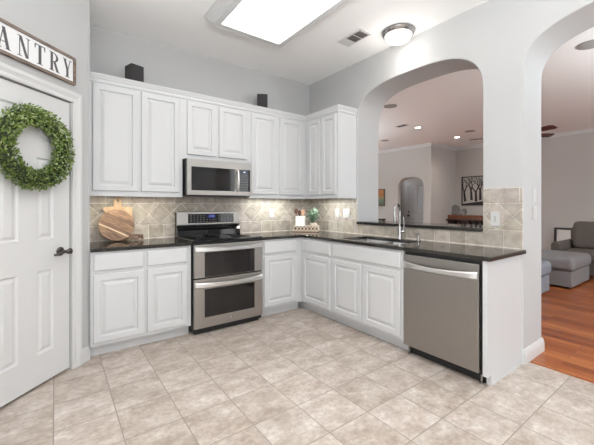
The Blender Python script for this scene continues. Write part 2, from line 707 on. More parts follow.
for half in (half_a, half_b):
    bmw.faces.new([vw(p, 0.0) for p in half])
    bmw.faces.new([vw(p, WT) for p in half[::-1]])
edges_seen = {}
for half in (half_a, half_b):
    for i in range(len(half)):
        a, b = half[i], half[(i + 1) % len(half)]
        k = tuple(sorted(((round(a[0], 5), round(a[1], 5)), (round(b[0], 5), round(b[1], 5)))))
        edges_seen.setdefault(k, []).append((a, b))
for k, l in edges_seen.items():
    if len(l) == 1:
        a, b = l[0]
        bmw.faces.new((vw(a, 0.0), vw(b, 0.0), vw(b, WT), vw(a, WT))).smooth = True
struct('wall_right', wb, M['wall'], bevel=0.012, seg=4, angle=50)

# pantry wall: 45 degrees, with the door opening, then its return to the back wall
pw = MB()
L0, L1 = -0.67, 0.004      # door opening along the wall
DT = 2.065
pw.box(-2.12, L0, 0, H, -0.12, 0.0, T=lambda u, v, w: TP(u, v, w))
pw.box(L1, 0.168, 0, H, -0.12, 0.0, T=lambda u, v, w: TP(u, v, w))
pw.box(L0, L1, DT, H, -0.12, 0.0, T=lambda u, v, w: TP(u, v, w))
pw.box(-2.92, -2.787, -0.578, 0.0, 0, H)
struct('wall_pantry', pw, M['wall'])

# wall behind the camera with windows, kitchen and living room side, and the wall on the camera's left
wf = MB()
wf.grid_solid([-4.6, -4.0, -0.6, 2.2, 5.8, 8.6], [-7.3, -7.1], lambda x, y: True, 0, 0.5)
for a, b in ((-4.6, -4.0), (-0.6, 2.2), (5.8, 8.6)):
    wf.box(a, b, -7.3, -7.1, 0.5, 2.6)
wf.box(-4.6, 8.6, -7.3, -7.1, 2.6, H)
struct('wall_front', wf, M['wall'])


def window(n, x0, x1, z0, z1, y, s=1):
    root = thing('window_%d' % n, None, None, ((x0 + x1) / 2, y, z0), kind='structure')
    f = MB()
    for a, b in ((x0, x0 + 0.06), (x1 - 0.06, x1), ((x0 + x1) / 2 - 0.03, (x0 + x1) / 2 + 0.03)):
        f.box(a, b, y - 0.05, y + 0.05, z0, z1)
    for a, b in ((z0, z0 + 0.06), (z1 - 0.06, z1), ((z0 + z1) / 2 - 0.02, (z0 + z1) / 2 + 0.02)):
        f.box(x0, x1, y - 0.04, y + 0.04, a, b)
    f.build('window_frame', M['trim'], root)
    MB().box(x0 + 0.02, x1 - 0.02, y - 0.006, y + 0.006, z0 + 0.02, z1 - 0.02).build('window_pane', M['glass'], root)


window(1, -4.0, -0.6, 0.5, 2.6, -7.2)
window(2, 2.2, 5.8, 0.5, 2.6, -7.2)
struct('wall_end', MB().box(0.40, 8.6, 5.5, 5.7, 0, H), M['wall_lr'])

# far walls of the living room: the arch wall, its jog and the recessed wall behind the sofa
XA, XB, YJ = 5.6, 7.0, 1.475
arch3 = basket(1.70, 2.58, 1.80, 2.10, 2.6)
fa = MB()
outline = [(YJ, -0.02), (YJ, H + 0.02), (5.55, H + 0.02), (5.55, -0.02), (2.58, -0.02)] + arch3[::-1] + [(1.70, -0.02)]
fa.prism(outline, lambda u, v, w: (XA + w, u, v), 0, 0.14)
struct('wall_far', fa, M['wall_lr'], bevel=0.012, seg=2, angle=50)
struct('wall_jog', MB().box(XA + 0.14, XB + 0.15, YJ, YJ + 0.12, 0, H), M['wall_lr'])
struct('wall_sofa', MB().box(XB + 0.0, XB + 0.15, -7.2, YJ, 0, H), M['wall_lr'])
struct('wall_hall', MB().box(XB + 0.2, XB + 0.35, YJ + 0.12, 4.0, 0, H).box(XA + 0.14, XB + 0.2, 3.6, 3.72, 0, H), M['wall_lr'])

# crown along the living room walls
cp = [(0, 0), (0, -0.075), (0.015, -0.075), (0.022, -0.055), (0.055, -0.02), (0.062, 0)]
tr = MB().sweep(cp, [((XA, 5.5, H), (-1, 0, 0)), ((XA, YJ, H), (-1, -1, 0)), ((XB, YJ, H), (-1, -1, 0)), ((XB, -7.1, H), (-1, 0, 0))])
struct('trim_1', tr, M['trim'])
# baseboards
bp = [(0, 0), (0, 0.115), (0.006, 0.115), (0.010, 0.10), (0.014, 0.085), (0.016, 0.07), (0.016, 0.0)]
bb = MB().sweep(bp, [((-0.001, AR0 + 0.045, 0), (-1, 0, 0)), ((-0.001, AR0, 0), (-1, -1, 0)), ((WT, AR0, 0), (1, -1, 0)), ((WT, 0.0, 0), (1, 0, 0))])
struct('baseboard_right', bb, M['trim'])
n45 = Vector((S2, -S2, 0))
bl = MB().sweep(bp, [(TP(0.086, 0, 0), n45), (TP(0.168, 0, 0), n45 + Vector((0.3, 0.3, 0)))])
struct('baseboard_pantry', bl, M['trim'])
bs = MB().sweep(bp, [((XB, YJ, 0), (-1, 0, 0)), ((XB, -7.1, 0), (-1, 0, 0))])
struct('baseboard_sofa', bs, M['trim'])
# wood edge strip where tile meets planks
struct('trim_2', MB().box(0.07, 0.105, AR1, AR0 - 0.022, 0.0, 0.008), M['planks'])


# ------------------------------------------------------------------ pantry door
def panelled(mb, T, u0, u1, v0, v1, panels, th, face_w):
    us = sorted({u0, u1} | {a for p in panels for a in p[:2]})
    vs = sorted({v0, v1} | {a for p in panels for a in p[2:]})
    for i in range(len(us) - 1):
        for j in range(len(vs) - 1):
            a, b, c, d = us[i], us[i + 1], vs[j], vs[j + 1]
            hit = any(a >= p[0] - 1e-6 and b <= p[1] + 1e-6 and c >= p[2] - 1e-6 and d <= p[3] + 1e-6 for p in panels)
            if hit:
                mb.rings(T, a, b, c, d, [(0, face_w), (0.010, face_w - 0.011), (0.020, face_w - 0.011), (0.040, face_w - 0.003)], close_back=False)
            else:
                mb.face([T(a, c, face_w), T(b, c, face_w), T(b, d, face_w), T(a, d, face_w)])
    # edges and back
    for q in (((u0, v0), (u1, v0)), ((u1, v0), (u1, v1)), ((u1, v1), (u0, v1)), ((u0, v1), (u0, v0))):
        (a, c), (b, d) = q
        mb.face([T(a, c, face_w - th), T(b, d, face_w - th), T(b, d, face_w), T(a, c, face_w)])
    mb.face([T(u0, v0, face_w - th), T(u0, v1, face_w - th), T(u1, v1, face_w - th), T(u1, v0, face_w - th)])
    bmesh.ops.remove_doubles(mb.bm, verts=mb.bm.verts, dist=1e-5)


d1 = thing('door_1', 'white six panel pantry door with a dark lever handle', 'door', TP(-0.335, 0.012, -0.02), PI / 4, kind='structure')
pan = []
for a, b in ((-0.53, -0.40), (-0.27, -0.14)):
    for c, d in ((0.23, 0.81), (1.03, 1.60), (1.72, 1.93)):
        pan.append((a, b, c, d))
pd = MB()
panelled(pd, TP, L0 + 0.003, L1 - 0.006, 0.020, DT - 0.008, pan, 0.035, -0.012)
pd.build('door_slab', M['trim'], d1)
cs = MB()
cprof = [(0, 0), (0, 0.012), (0.012, 0.016), (0.03, 0.014), (0.055, 0.022), (0.075, 0.022), (0.08, 0.016), (0.08, 0)]
# casing: mitred frame on three sides
for k in range(len(cprof)):
    pass
rows = []
path = [((L1 + 0.004, 0.0), (1, 0)), ((L1 + 0.004, DT), (1, 1)), ((L0 - 0.004, DT), (-1, 1)), ((L0 - 0.004, 0.0), (-1, 0))]
for (u, v), (du, dv) in path:
    rows.append([cs.bm.verts.new(TP(u + du * a, v + dv * a, wv)) for a, wv in cprof])
for a, b in zip(rows, rows[1:]):
    for k in range(len(cprof)):
        j = (k + 1) % len(cprof)
        cs.bm.faces.new((a[k], a[j], b[j], b[k]))
cs.bm.faces.new(rows[0])
cs.bm.faces.new(rows[-1])
cs.build('door_casing', M['trim'], d1)
hd = MB()
U = (S2, -S2, 0)
hd.lathe([(0.0, 0), (0.033, 0), (0.033, 0.006), (0.026, 0.012), (0.012, 0.014)], TP(-0.085, 0.925, -0.012), 24, U)
hd.lathe([(0.010, 0), (0.010, 0.045), (0.016, 0.050), (0.018, 0.06), (0.012, 0.068), (0, 0.07)], TP(-0.085, 0.925, 0.0), 20, U)
hl = hd.build('door_handle', M['bronze'], d1)
lv = MB()
lv.tube([TP(-0.085, 0.925, 0.052), TP(-0.11, 0.928, 0.055), TP(-0.14, 0.924, 0.056), TP(-0.17, 0.915, 0.054), TP(-0.19, 0.913, 0.046)], [0.011, 0.012, 0.010, 0.009, 0.008], 10)
lv.lathe([(0, 0.0), (0.02, 0.003), (0.023, 0.010), (0.018, 0.017), (0, 0.020)], TP(-0.075, 0.926, 0.055), 20, (S2, S2, 0.0))
lv.build('lever', M['bronze'], hl)

# ------------------------------------------------------------------ pantry sign
sg = thing('pantry_sign', 'long white sign reading PANTRY in a brown wood frame above the pantry door', 'sign', TP(-0.335, 2.205, 0), PI / 4)
s0, s1, q0, q1 = -0.692, 0.022, 2.200, 2.408
MB().box(s0 + 0.01, s1 - 0.01, q0 + 0.01, q1 - 0.01, 0.001, 0.014, T=TP).build('sign_board', M['signwhite'], sg)
fr = MB()
fw = 0.018
fr.box(s0, s1, q0, q0 + fw, 0.001, 0.026, T=TP)
fr.box(s0, s1, q1 - fw, q1, 0.001, 0.026, T=TP)
fr.box(s0, s0 + fw, q0 + fw, q1 - fw, 0.001, 0.026, T=TP)
fr.box(s1 - fw, s1, q0 + fw, q1 - fw, 0.001, 0.026, T=TP)
fr.build('sign_frame', M['signwood'], sg)


def letter(ch):
    P = []

    def bar(x0, x1, y0, y1):
        P.append([(x0, y0), (x1, y0), (x1, y1), (x0, y1)])

    def diag(xa, ya, xb, yb, w):
        P.append([(xa - w / 2, ya), (xa + w / 2, ya), (xb + w / 2, yb), (xb - w / 2, yb)])

    def bowl(cx, cy, rx, ry, ix, iy):
        n = 14
        for k in range(n):
            a, b = -PI / 2 + PI * k / n, -PI / 2 + PI * (k + 1) / n
            P.append([(cx + ix * math.cos(a), cy + iy * math.sin(a)), (cx + rx * math.cos(a), cy + ry * math.sin(a)), (cx + rx * math.cos(b), cy + ry * math.sin(b)), (cx + ix * math.cos(b), cy + iy * math.sin(b))])
    if ch in 'PR':
        bar(0.08, 0.23, 0, 1)
        bar(0.0, 0.31, 0, 0.035)
        bar(0.0, 0.26, 0.965, 1)
        bowl(0.23, 0.745, 0.34, 0.255, 0.20, 0.22)
        if ch == 'R':
            P.append([(0.25, 0.50), (0.40, 0.52), (0.60, 0.04), (0.45, 0.0)])
            bar(0.45, 0.66, 0, 0.04)
    elif ch == 'A':
        diag(0.10, 0.0, 0.30, 1.0, 0.045)
        diag(0.53, 0.0, 0.30, 1.0, 0.15)
        bar(0.17, 0.46, 0.30, 0.34)
        bar(0.0, 0.21, 0, 0.035)
        bar(0.41, 0.66, 0, 0.035)
    elif ch == 'N':
        bar(0.09, 0.135, 0, 1)
        bar(0.53, 0.575, 0.0, 1)
        diag(0.50, 0.0, 0.14, 1.0, 0.15)
        bar(0.0, 0.23, 0, 0.035)
        bar(0.0, 0.20, 0.965, 1)
        bar(0.44, 0.66, 0.965, 1)
    elif ch == 'T':
        bar(0.225, 0.385, 0, 1)
        bar(0.0, 0.61, 0.955, 1)
        P.append([(0.0, 1.0), (0.0, 0.76), (0.03, 0.76), (0.08, 0.96)])
        P.append([(0.61, 1.0), (0.53, 0.96), (0.58, 0.76), (0.61, 0.76)])
        bar(0.14, 0.47, 0, 0.035)
    elif ch == 'Y':
        bar(0.235, 0.385, 0, 0.46)
        diag(0.31, 0.42, 0.12, 1.0, 0.15)
        diag(0.345, 0.42, 0.51, 1.0, 0.045)
        bar(0.15, 0.47, 0, 0.035)
        bar(0.0, 0.25, 0.965, 1)
        bar(0.41, 0.62, 0.965, 1)
    return P


for ch, uc in zip('PANTRY', (-0.630, -0.512, -0.386, -0.272, -0.158, -0.048)):
    lm = MB()
    cap = 0.132
    wd = {'P': 0.57, 'A': 0.66, 'N': 0.66, 'T': 0.61, 'R': 0.66, 'Y': 0.62}[ch] * 0.128
    for poly in letter(ch):
        lm.prism([(uc - wd / 2 + x * 0.128, 2.238 + y * cap) for x, y in poly], TP, 0.0138, 0.0152)
    lm.build('letter', M['ink'], sg)

# ------------------------------------------------------------------ wreath
WC = (-0.325, 1.655)
wr = thing('boxwood_wreath', 'round green boxwood wreath hanging on the white pantry door', 'wreath', TP(WC[0], WC[1] - 0.29, 0.0), PI / 4)
ring = MB()
ring.tube([TP(WC[0] + 0.215 * math.cos(a), WC[1] + 0.215 * math.sin(a), 0.035) for a in [2 * PI * k / 36 for k in range(36)]], 0.040, 8, closed=True, tint=(0.02, 0.035, 0.012))
ring.build('wreath_core', mat('twig_core', (0.035, 0.045, 0.02), 0.9), wr)
lf = MB()
Nn = Vector(n45)
for i in range(3000):
    a = random.uniform(0, 2 * PI)
    b = random.uniform(-0.30 * PI, 1.30 * PI)
    rr = random.uniform(0.036, 0.062)
    ra = Vector((S2 * math.cos(a), S2 * math.cos(a), math.sin(a)))
    ta = Vector((-S2 * math.sin(a), -S2 * math.sin(a), math.cos(a)))
    out = ra * math.cos(b) + Nn * math.sin(b)
    c = Vector(TP(WC[0], WC[1], 0.040)) + ra * 0.215 + out * rr
    d = (out * random.uniform(0.3, 1.0) - ta * random.uniform(0.1, 1.0) + Vector([random.uniform(-0.6, 0.6) for _ in range(3)])).normalized()
    sd = d.cross(out + Vector([random.uniform(-0.5, 0.5) for _ in range(3)])).normalized()
    up = sd.cross(d).normalized()
    ln, wdt = random.uniform(0.018, 0.030), random.uniform(0.005, 0.008)
    g = random.random()
    tint = (0.055 + 0.17 * g, 0.105 + 0.205 * g, 0.018 + 0.05 * g) if random.random() < 0.88 else (0.40, 0.45, 0.22)
    p0, p1 = c, c + d * ln
    m1, m2 = c + d * ln * 0.55 + sd * wdt + up * 0.003, c + d * ln * 0.55 - sd * wdt + up * 0.003
    if (p1 - Vector(TP(WC[0], WC[1], -0.004))).dot(Nn) < 0:
        continue
    mm = c + d * ln * 0.55
    lf.face([p0, m1, p1, mm], tint=tint)
    lf.face([p0, mm, p1, m2], tint=tint)
lf.build('leaves', M['leaf'], wr, recalc=False)

# ------------------------------------------------------------------ cabinets
DOOR = [(0, 0), (0, 0.014), (0.005, 0.019), (0.050, 0.019), (0.056, 0.007), (0.068, 0.006), (0.070, 0.009), (0.092, 0.018)]
DRAW = [(0, 0), (0, 0.012), (0.008, 0.018), (0.014, 0.019)]
ZC = 0.882


def cab_door(T, u0, u1, v0, v1, root, name='cabinet_door'):
    m = MB()
    m.rings(T, u0, u1, v0, v1, DOOR)
    return m.build(name, M['white'], root)


def cab_drawer(T, u0, u1, v0, v1, root, name='drawer_front'):
    m = MB()
    m.rings(T, u0, u1, v0, v1, DRAW)
    return m.build(name, M['white'], root)


FB = -0.608    # face of the base cabinets
# left of the range
c = thing('base_cabinet', 'white two door base cabinet left of the range beside the pantry', 'cabinet', (-2.37, -0.30, 0))
b = MB()
b.prism([(0.002, 0.0), (0.535, 0.0), (0.535, 0.10), (-FB, 0.10), (-FB, ZC), (0.002, ZC)], lambda u, v, w: (w, -u, v), -2.785, -1.957)
b.build('cabinet_body', M['white'], c)
T = TB(FB)
for a, d in ((-2.766, -2.380), (-2.354, -1.996)):
    cab_drawer(T, a, d, 0.722, 0.862, c)
    cab_door(T, a, d, 0.13, 0.692, c)
# right of the range up to the corner
c = thing('base_cabinet', 'white one door base cabinet between the range and the corner', 'cabinet', (-0.9, -0.30, 0))
b = MB()
b.prism([(0.002, 0.0), (0.535, 0.0), (0.535, 0.10), (-FB, 0.10), (-FB, ZC), (0.002, ZC)], lambda u, v, w: (w, -u, v), -1.178, FB - 0.001)
b.build('cabinet_body', M['white'], c)
cab_drawer(T, -1.142, -0.70, 0.722, 0.862, c)
cab_door(T, -1.142, -0.70, 0.13, 0.692, c)
# corner unit with the drawer on the right run
c = thing('base_cabinet', 'white base cabinet with one drawer and door in the corner left of the sink', 'cabinet', (-0.30, -0.58, 0))
TRn = TR(FB)
b = MB()
b.prism([(0.002, 0.0), (0.535, 0.0), (0.535, 0.10), (-FB, 0.10), (-FB, ZC), (0.002, ZC)], lambda u, v, w: (-u, w, v), -1.148, -0.001)
b.build('cabinet_body', M['white'], c)
cab_drawer(TRn, 0.645, 1.128, 0.722, 0.862, c)
cab_door(TRn, 0.645, 1.128, 0.13, 0.692, c)
# sink base
c = thing('sink_cabinet', 'white two door sink base cabinet with a wide false drawer front', 'cabinet', (-0.30, -1.6, 0))
b = MB()
b.box(FB, FB + 0.02, -2.056, -1.150, 0.10, ZC)
b.box(FB + 0.02, -0.001, -2.056, -2.038, 0.10, ZC)
b.box(FB + 0.02, -0.001, -1.168, -1.150, 0.10, ZC)
b.box(-0.535, -0.001, -2.056, -1.150, 0.0, 0.12)
b.build('cabinet_body', M['white'], c)
cab_drawer(TRn, 1.170, 2.030, 0.722, 0.862, c, 'false_drawer_front')
cab_door(TRn, 1.170, 1.582, 0.13, 0.692, c)
cab_door(TRn, 1.606, 2.030, 0.13, 0.692, c)
# end panel right of the dishwasher
c = thing('end_panel', 'white finished end panel closing the counter right of the dishwasher', 'cabinet panel', (-0.30, -2.70, 0))
b = MB()
b.prism([(0.0, 0.0), (0.555, 0.0), (0.555, 0.075), (0.615, 0.075), (0.615, ZC), (0.0, ZC)], lambda u, v, w: (-u, w, v), -2.738, -2.706)
b.build('panel', M['white'], c)
MB().box(-0.022, -0.001, -2.744, -2.738, 0.0, ZC).build('edge_strip', M['white'], c)

# upper cabinets
UB, UT = 1.353, 2.408
FU = -0.312


def upper(label, x0, x1, z0, doors, dz0):
    c = thing('wall_cabinet', label, 'cabinet', ((x0 + x1) / 2, -0.15, z0))
    b = MB()
    b.box(x0, x1, FU, -0.001, z0 + 0.018, UT)
    b.box(x0, x1, FU, FU + 0.02, z0, z0 + 0.018)
    b.build('cabinet_body', M['white'], c)
    for a, d in doors:
        cab_door(TB(FU), a, d, dz0, 2.370, c)
    return c


upper('tall white two door wall cabinet left of the microwave', -2.785, -1.947, UB, [(-2.747, -2.371), (-2.344, -1.980)], 1.402)
upper('short white two door wall cabinet above the microwave', -1.9465, -1.1755, 1.757, [(-1.902, -1.584), (-1.548, -1.206)], 1.805)
upper('white two door wall cabinet between the microwave and the corner', -1.175, FU - 0.001, UB, [(-1.143, -0.775), (-0.735, -0.372)], 1.402)
c = thing('wall_cabinet', 'white two door wall cabinet on the right wall beside the arched pass-through', 'cabinet', (-0.15, -0.5, UB))
b = MB()
b.box(FU, -0.001, -0.936, -0.001, UB + 0.018, UT)
b.box(FU, FU + 0.02, -0.936, -0.312, UB, UB + 0.018)
b.box(FU + 0.02, -0.001, -0.936, -0.918, UB, UB + 0.018)
b.build('cabinet_body', M['white'], c)
cab_door(TR(FU), 0.378, 0.622, 1.402, 2.370, c)
cab_door(TR(FU), 0.648, 0.905, 1.402, 2.370, c)
# crown over all wall cabinets
kp = [(0, 0), (0, 0.052), (0.030, 0.052), (0.030, 0.040), (0.024, 0.032), (0.016, 0.012), (0.010, 0.006), (0.010, -0.022), (0, -0.022)]
kr = MB().sweep(kp, [((-2.785, FU, UT), (0, -1, 0)), ((FU, FU, UT), (-1, -1, 0)), ((FU, -0.936, UT), (-1, -1, 0)), ((-0.001, -0.936, UT), (0, -1, 0))])
# dust top behind the crown
kr.grid_solid([-2.785, FU, -0.001], [-0.936, FU, -0.001], lambda x, y: not (x < FU and y < FU), UT + 0.005, UT + 0.03)
struct('trim_3', kr, M['white'])

# ------------------------------------------------------------------ countertops
ct = MB().box(-2.787, -1.952, -0.636, -0.001, ZC, 0.914).build('countertop', M['granite'], bevel=0.006, seg=3)
tag(ct, 'short black granite countertop left of the range under the cutting boards', 'countertop')
SX0, SX1, SY0, SY1 = -0.545, -0.135, -1.93, -1.23
ct = MB()
ct.grid_solid([-1.182, -0.636, SX0, SX1, 0.0], [-2.765, SY0, SY1, -0.636, -0.001],
              lambda x, y: (x > -0.636 or y > -0.636) and not (SX0 < x < SX1 and SY0 < y < SY1), ZC, 0.914)
ct = ct.build('countertop', M['granite'], bevel=0.006, seg=3)
tag(ct, 'L-shaped black granite countertop wrapping the corner and holding the sink', 'countertop')
# ledge of the pass-through
lg = MB().box(-0.028, WT + 0.03, PTR + 0.001, PTL - 0.001, SILL + 0.002, SILL + 0.034).build('granite_ledge', M['granite'], bevel=0.008, seg=3)
tag(lg, 'long black granite ledge at the bottom of the arched pass-through', 'ledge')
# caulk line is part of the tile field

# ------------------------------------------------------------------ backsplash tiles
def clip(poly, x0, x1, y0, y1):
    def cut(P, f, g):
        out = []
        for i in range(len(P)):
            a, b = P[i], P[(i + 1) % len(P)]
            fa_, fb_ = f(a), f(b)
            if fa_ >= 0:
                out.append(a)
            if (fa_ >= 0) != (fb_ >= 0):
                t = fa_ / (fa_ - fb_)
                out.append((a[0] + (b[0] - a[0]) * t, a[1] + (b[1] - a[1]) * t))
        return out
    for f in (lambda p: p[0] - x0, lambda p: x1 - p[0], lambda p: p[1] - y0, lambda p: y1 - p[1]):
        if len(poly) < 3:
            return []
        poly = cut(poly, f, None)
    return poly


def shrink(poly, g):
    cx = sum(p[0] for p in poly) / len(poly)
    cy = sum(p[1] for p in poly) / len(poly)
    out = []
    n = len(poly)
    A = sum(poly[i][0] * poly[(i + 1) % n][1] - poly[(i + 1) % n][0] * poly[i][1] for i in range(n))
    if abs(A) < 8e-4:
        return None
    sgn = 1 if A > 0 else -1
    lines = []
    for i in range(n):
        a, b = poly[i], poly[(i + 1) % n]
        dx, dy = b[0] - a[0], b[1] - a[1]
        l = math.hypot(dx, dy)
        if l < 1e-5:
            continue
        nx, ny = -dy / l * sgn, dx / l * sgn
        lines.append((nx, ny, nx * a[0] + ny * a[1] + g))
    m = len(lines)
    for i in range(m):
        a, b = lines[i - 1], lines[i]
        det = a[0] * b[1] - a[1] * b[0]
        if abs(det) < 1e-6:
            return None
        out.append(((a[2] * b[1] - b[2] * a[1]) / det, (a[0] * b[2] - b[0] * a[2]) / det))
    return out


def tile_field(T, regions, cross):
    mb = MB()
    hd_ = 0.1125
    zm_ = 1.175
    polys = []
    zb = zm_ - hd_
    zt = zm_ + hd_
    for k in range(-20, 21):
        u = cross + 0.155 * k
        polys.append([(u, 0.905), (u + 0.155, 0.905), (u + 0.155, zb), (u, zb)])
        u = cross + 0.05 + 0.225 * k
        polys.append([(u, zt), (u + 0.225, zt), (u + 0.225, zt + 0.13), (u, zt + 0.13)])
        u = cross + 2 * hd_ * k
        polys.append([(u, zm_), (u + hd_, zb), (u + 2 * hd_, zm_), (u + hd_, zt)])
        polys.append([(u, zm_), (u - hd_, zb), (u + hd_, zb)])
        polys.append([(u, zm_), (u + hd_, zt), (u - hd_, zt)])
    for (a, b, c_, d) in regions:
        mb.box(a, b, c_, d, 0.0005, 0.005, T=T, tint=(1.6, 1.68, 1.75))
        for P in polys:
            Q = clip(P, a, b, c_, d)
            if len(Q) < 3:
                continue
            Q2 = []
            for p in Q:
                if not Q2 or math.hypot(p[0] - Q2[-1][0], p[1] - Q2[-1][1]) > 1e-4:
                    Q2.append(p)
            if math.hypot(Q2[0][0] - Q2[-1][0], Q2[0][1] - Q2[-1][1]) < 1e-4:
                Q2.pop()
            if len(Q2) < 3:
                continue
            R1 = shrink(Q2, 0.0034)
            R2_ = shrink(Q2, 0.0062)
            if not R1 or not R2_ or len(R1) != len(R2_):
                continue
            g = random.uniform(0.82, 1.10)
            tint = (g, g * random.uniform(0.98, 1.01), g * random.uniform(0.95, 1.02))
            va = [mb.bm.verts.new(T(u, v, 0.004)) for u, v in R1]
            vb = [mb.bm.verts.new(T(u, v, 0.0085)) for u, v in R1]
            vc = [mb.bm.verts.new(T(u, v, 0.0100)) for u, v in R2_]
            fs = [mb.bm.faces.new(vc)]
            for i in range(len(va)):
                j = (i + 1) % len(va)
                fs.append(mb.bm.faces.new((va[i], va[j], vb[j], vb[i])))
                fs.append(mb.bm.faces.new((vb[i], vb[j], vc[j], vc[i])))
            mb._faces(fs, tint)
    # pale caulk bead along the counter
    return mb


bk = tile_field(TB(0.0), [(-2.786, -0.0105, 0.9145, 1.37)], -2.2085)
bk.box(-2.786, -1.95, 0.9142, 0.922, 0.009, 0.016, T=TB(0.0), tint=(1.7, 1.75, 1.8))
bk.box(-1.18, -0.02, 0.9142, 0.922, 0.009, 0.016, T=TB(0.0), tint=(1.7, 1.75, 1.8))
bko = bk.build('backsplash', M['travertine'], recalc=True)
tag(bko, 'beige stone tile backsplash with a diamond band behind the range wall counter', 'backsplash')
bk = tile_field(TR(0.0), [(0.0, 0.954, 0.9145, 1.37), (0.954, 2.439, 0.9145, SILL - 0.001), (2.439, 2.742, 0.9145, 1.415)], 2.445)
bk.box(0.02, 2.727, 0.9142, 0.922, 0.009, 0.016, T=TR(0.0), tint=(1.7, 1.75, 1.8))
bko = bk.build('backsplash', M['travertine'])
tag(bko, 'beige stone tile backsplash along the sink wall under the pass-through', 'backsplash')

# ------------------------------------------------------------------ range
RX0, RX1 = -1.946, -1.184
rg = thing('range', 'stainless steel double oven range with a black glass cooktop', 'range', ((RX0 + RX1) / 2, -0.32, 0))
RF = -0.632
b = MB()
b.box(RX0, RX1, RF, -0.02, 0.03, 0.905)
b.box(RX0 + 0.02, RX1 - 0.02, RF + 0.03, -0.05, 0.0, 0.03)
b.build('range_body', M['black'], rg, bevel=0.003)
MB().box(RX0, RX1, -0.665, -0.075, 0.905, 0.928).build('cooktop', M['gloss'], rg, bevel=0.007, seg=3)
for (bx, by, br_) in ((-1.76, -0.48, 0.10), (-1.37, -0.48, 0.115), (-1.76, -0.22, 0.08), (-1.37, -0.22, 0.08), (-1.565, -0.2, 0.06)):
    bn = MB()
    for r0 in (br_, br_ * 0.6):
        bn.lathe([(r0 - 0.004, 0.9281), (r0, 0.9281), (r0, 0.9285), (r0 - 0.004, 0.9285), (r0 - 0.004, 0.9281)], (bx, by, 0), 36)
    bn.build('burner_ring', mat('burner_mark', (0.10, 0.10, 0.10), 0.3), rg)
bgd = MB()
bgd.prism([(0.02, 0.905), (0.13, 0.905), (0.125, 0.985), (0.085, 1.03), (0.085, 1.190), (0.02, 1.190)], lambda u, v, w: (w, -u, v), RX0 + 0.004, RX1 - 0.004)
bgd.build('backguard', M['gloss'], rg, bevel=0.004)
pl = MB()
pl.prism([(0.084, 1.036), (0.098, 1.036), (0.110, 1.05), (0.100, 1.192), (0.084, 1.198), (0.02, 1.198), (0.02, 1.192), (0.084, 1.19)], lambda u, v, w: (w, -u, v), RX0 + 0.004, RX1 - 0.004)
cpn = pl.build('control_panel', M['steel'], rg, bevel=0.002)
Tc = lambda u, v, w: (u, -0.1085 + (v - 1.05) * 0.0704 - w, v)
MB().box(RX0 + 0.125, RX1 - 0.085, 1.065, 1.172, 0.0, 0.003, T=Tc).build('control_glass', M['gloss'], cpn)
MB().box(-1.60, -1.50, 1.118, 1.166, 0.003, 0.0045, T=Tc).build('display', M['screen'], cpn)
dg = MB()
for k, ux in enumerate((-1.575, -1.553, -1.537, -1.521)):
    dg.box(ux, ux + 0.004, 1.13, 1.155, 0.0045, 0.0055, T=Tc)
    if k in (1, 3):
        dg.box(ux - 0.008, ux, 1.151, 1.155, 0.0045, 0.0055, T=Tc)
        dg.box(ux - 0.008, ux, 1.13, 1.134, 0.0045, 0.0055, T=Tc)
dg.build('display_digits', M['digit'], cpn)
bt = MB()
for r_ in range(4):
    for k in range(14):
        ux = RX0 + 0.15 + k * 0.037
        if -1.615 < ux < -1.49 and r_ > 1:
            continue
        bt.box(ux, ux + 0.018, 1.076 + r_ * 0.023, 1.083 + r_ * 0.023, 0.003, 0.004, T=Tc)
bt.build('control_buttons', M['button'], cpn)


def oven_door(z0, z1, g0, g1, hz, name):
    T = TB(RF)
    d = MB()
    d.box(RX0 + 0.003, RX1 - 0.003, z0, z1, 0.0, 0.034, T=T)
    dd = d.build(name, M['steel'], rg, bevel=0.005, seg=3)
    g = MB()
    g.box(RX0 + 0.105, RX1 - 0.105, g0, g1, 0.034, 0.0365, T=T)
    g.build('oven_window', M['ovenglass'], dd, bevel=0.001)
    h = MB()
    n = 22
    rows = []
    for k in range(n + 1):
        t = k / n
        u = RX0 + 0.012 + t * (RX1 - RX0 - 0.024)
        s = math.sin(PI * t)
        wv = 0.036 + 0.042 * s ** 0.6
        hh = 0.027 - 0.006 * s
        vz = hz - 0.007 * s
        rows.append([h.bm.verts.new(T(u, vz + a * hh, wv + bb_)) for a, bb_ in ((-1, 0), (-0.6, 0.012), (0.6, 0.012), (1, 0), (0.6, -0.004), (-0.6, -0.004))])
    for a, b_ in zip(rows, rows[1:]):
        for k in range(6):
            j = (k + 1) % 6
            f = h.bm.faces.new((a[k], a[j], b_[j], b_[k]))
            f.smooth = True
    h.bm.faces.new(rows[0])
    h.bm.faces.new(rows[-1])
    for e in (RX0 + 0.02, RX1 - 0.035):
        h.box(e, e + 0.015, hz - 0.02, hz + 0.02, 0.032, 0.04, T=T)
    h.build('oven_handle', M['handle'], dd)
    return dd


oven_door(0.560, 0.882, 0.566, 0.806, 0.838, 'upper_oven_door')
ld = oven_door(0.070, 0.545, 0.170, 0.445, 0.492, 'lower_oven_door')
MB().lathe([(0, 0.034), (0.017, 0.034), (0.017, 0.037), (0.013, 0.0385), (0, 0.0385)], ((RX0 + RX1) / 2 + 0.01, RF, 0.118), 24, (0, -1, 0)).build('round_badge', M['chrome'], ld)

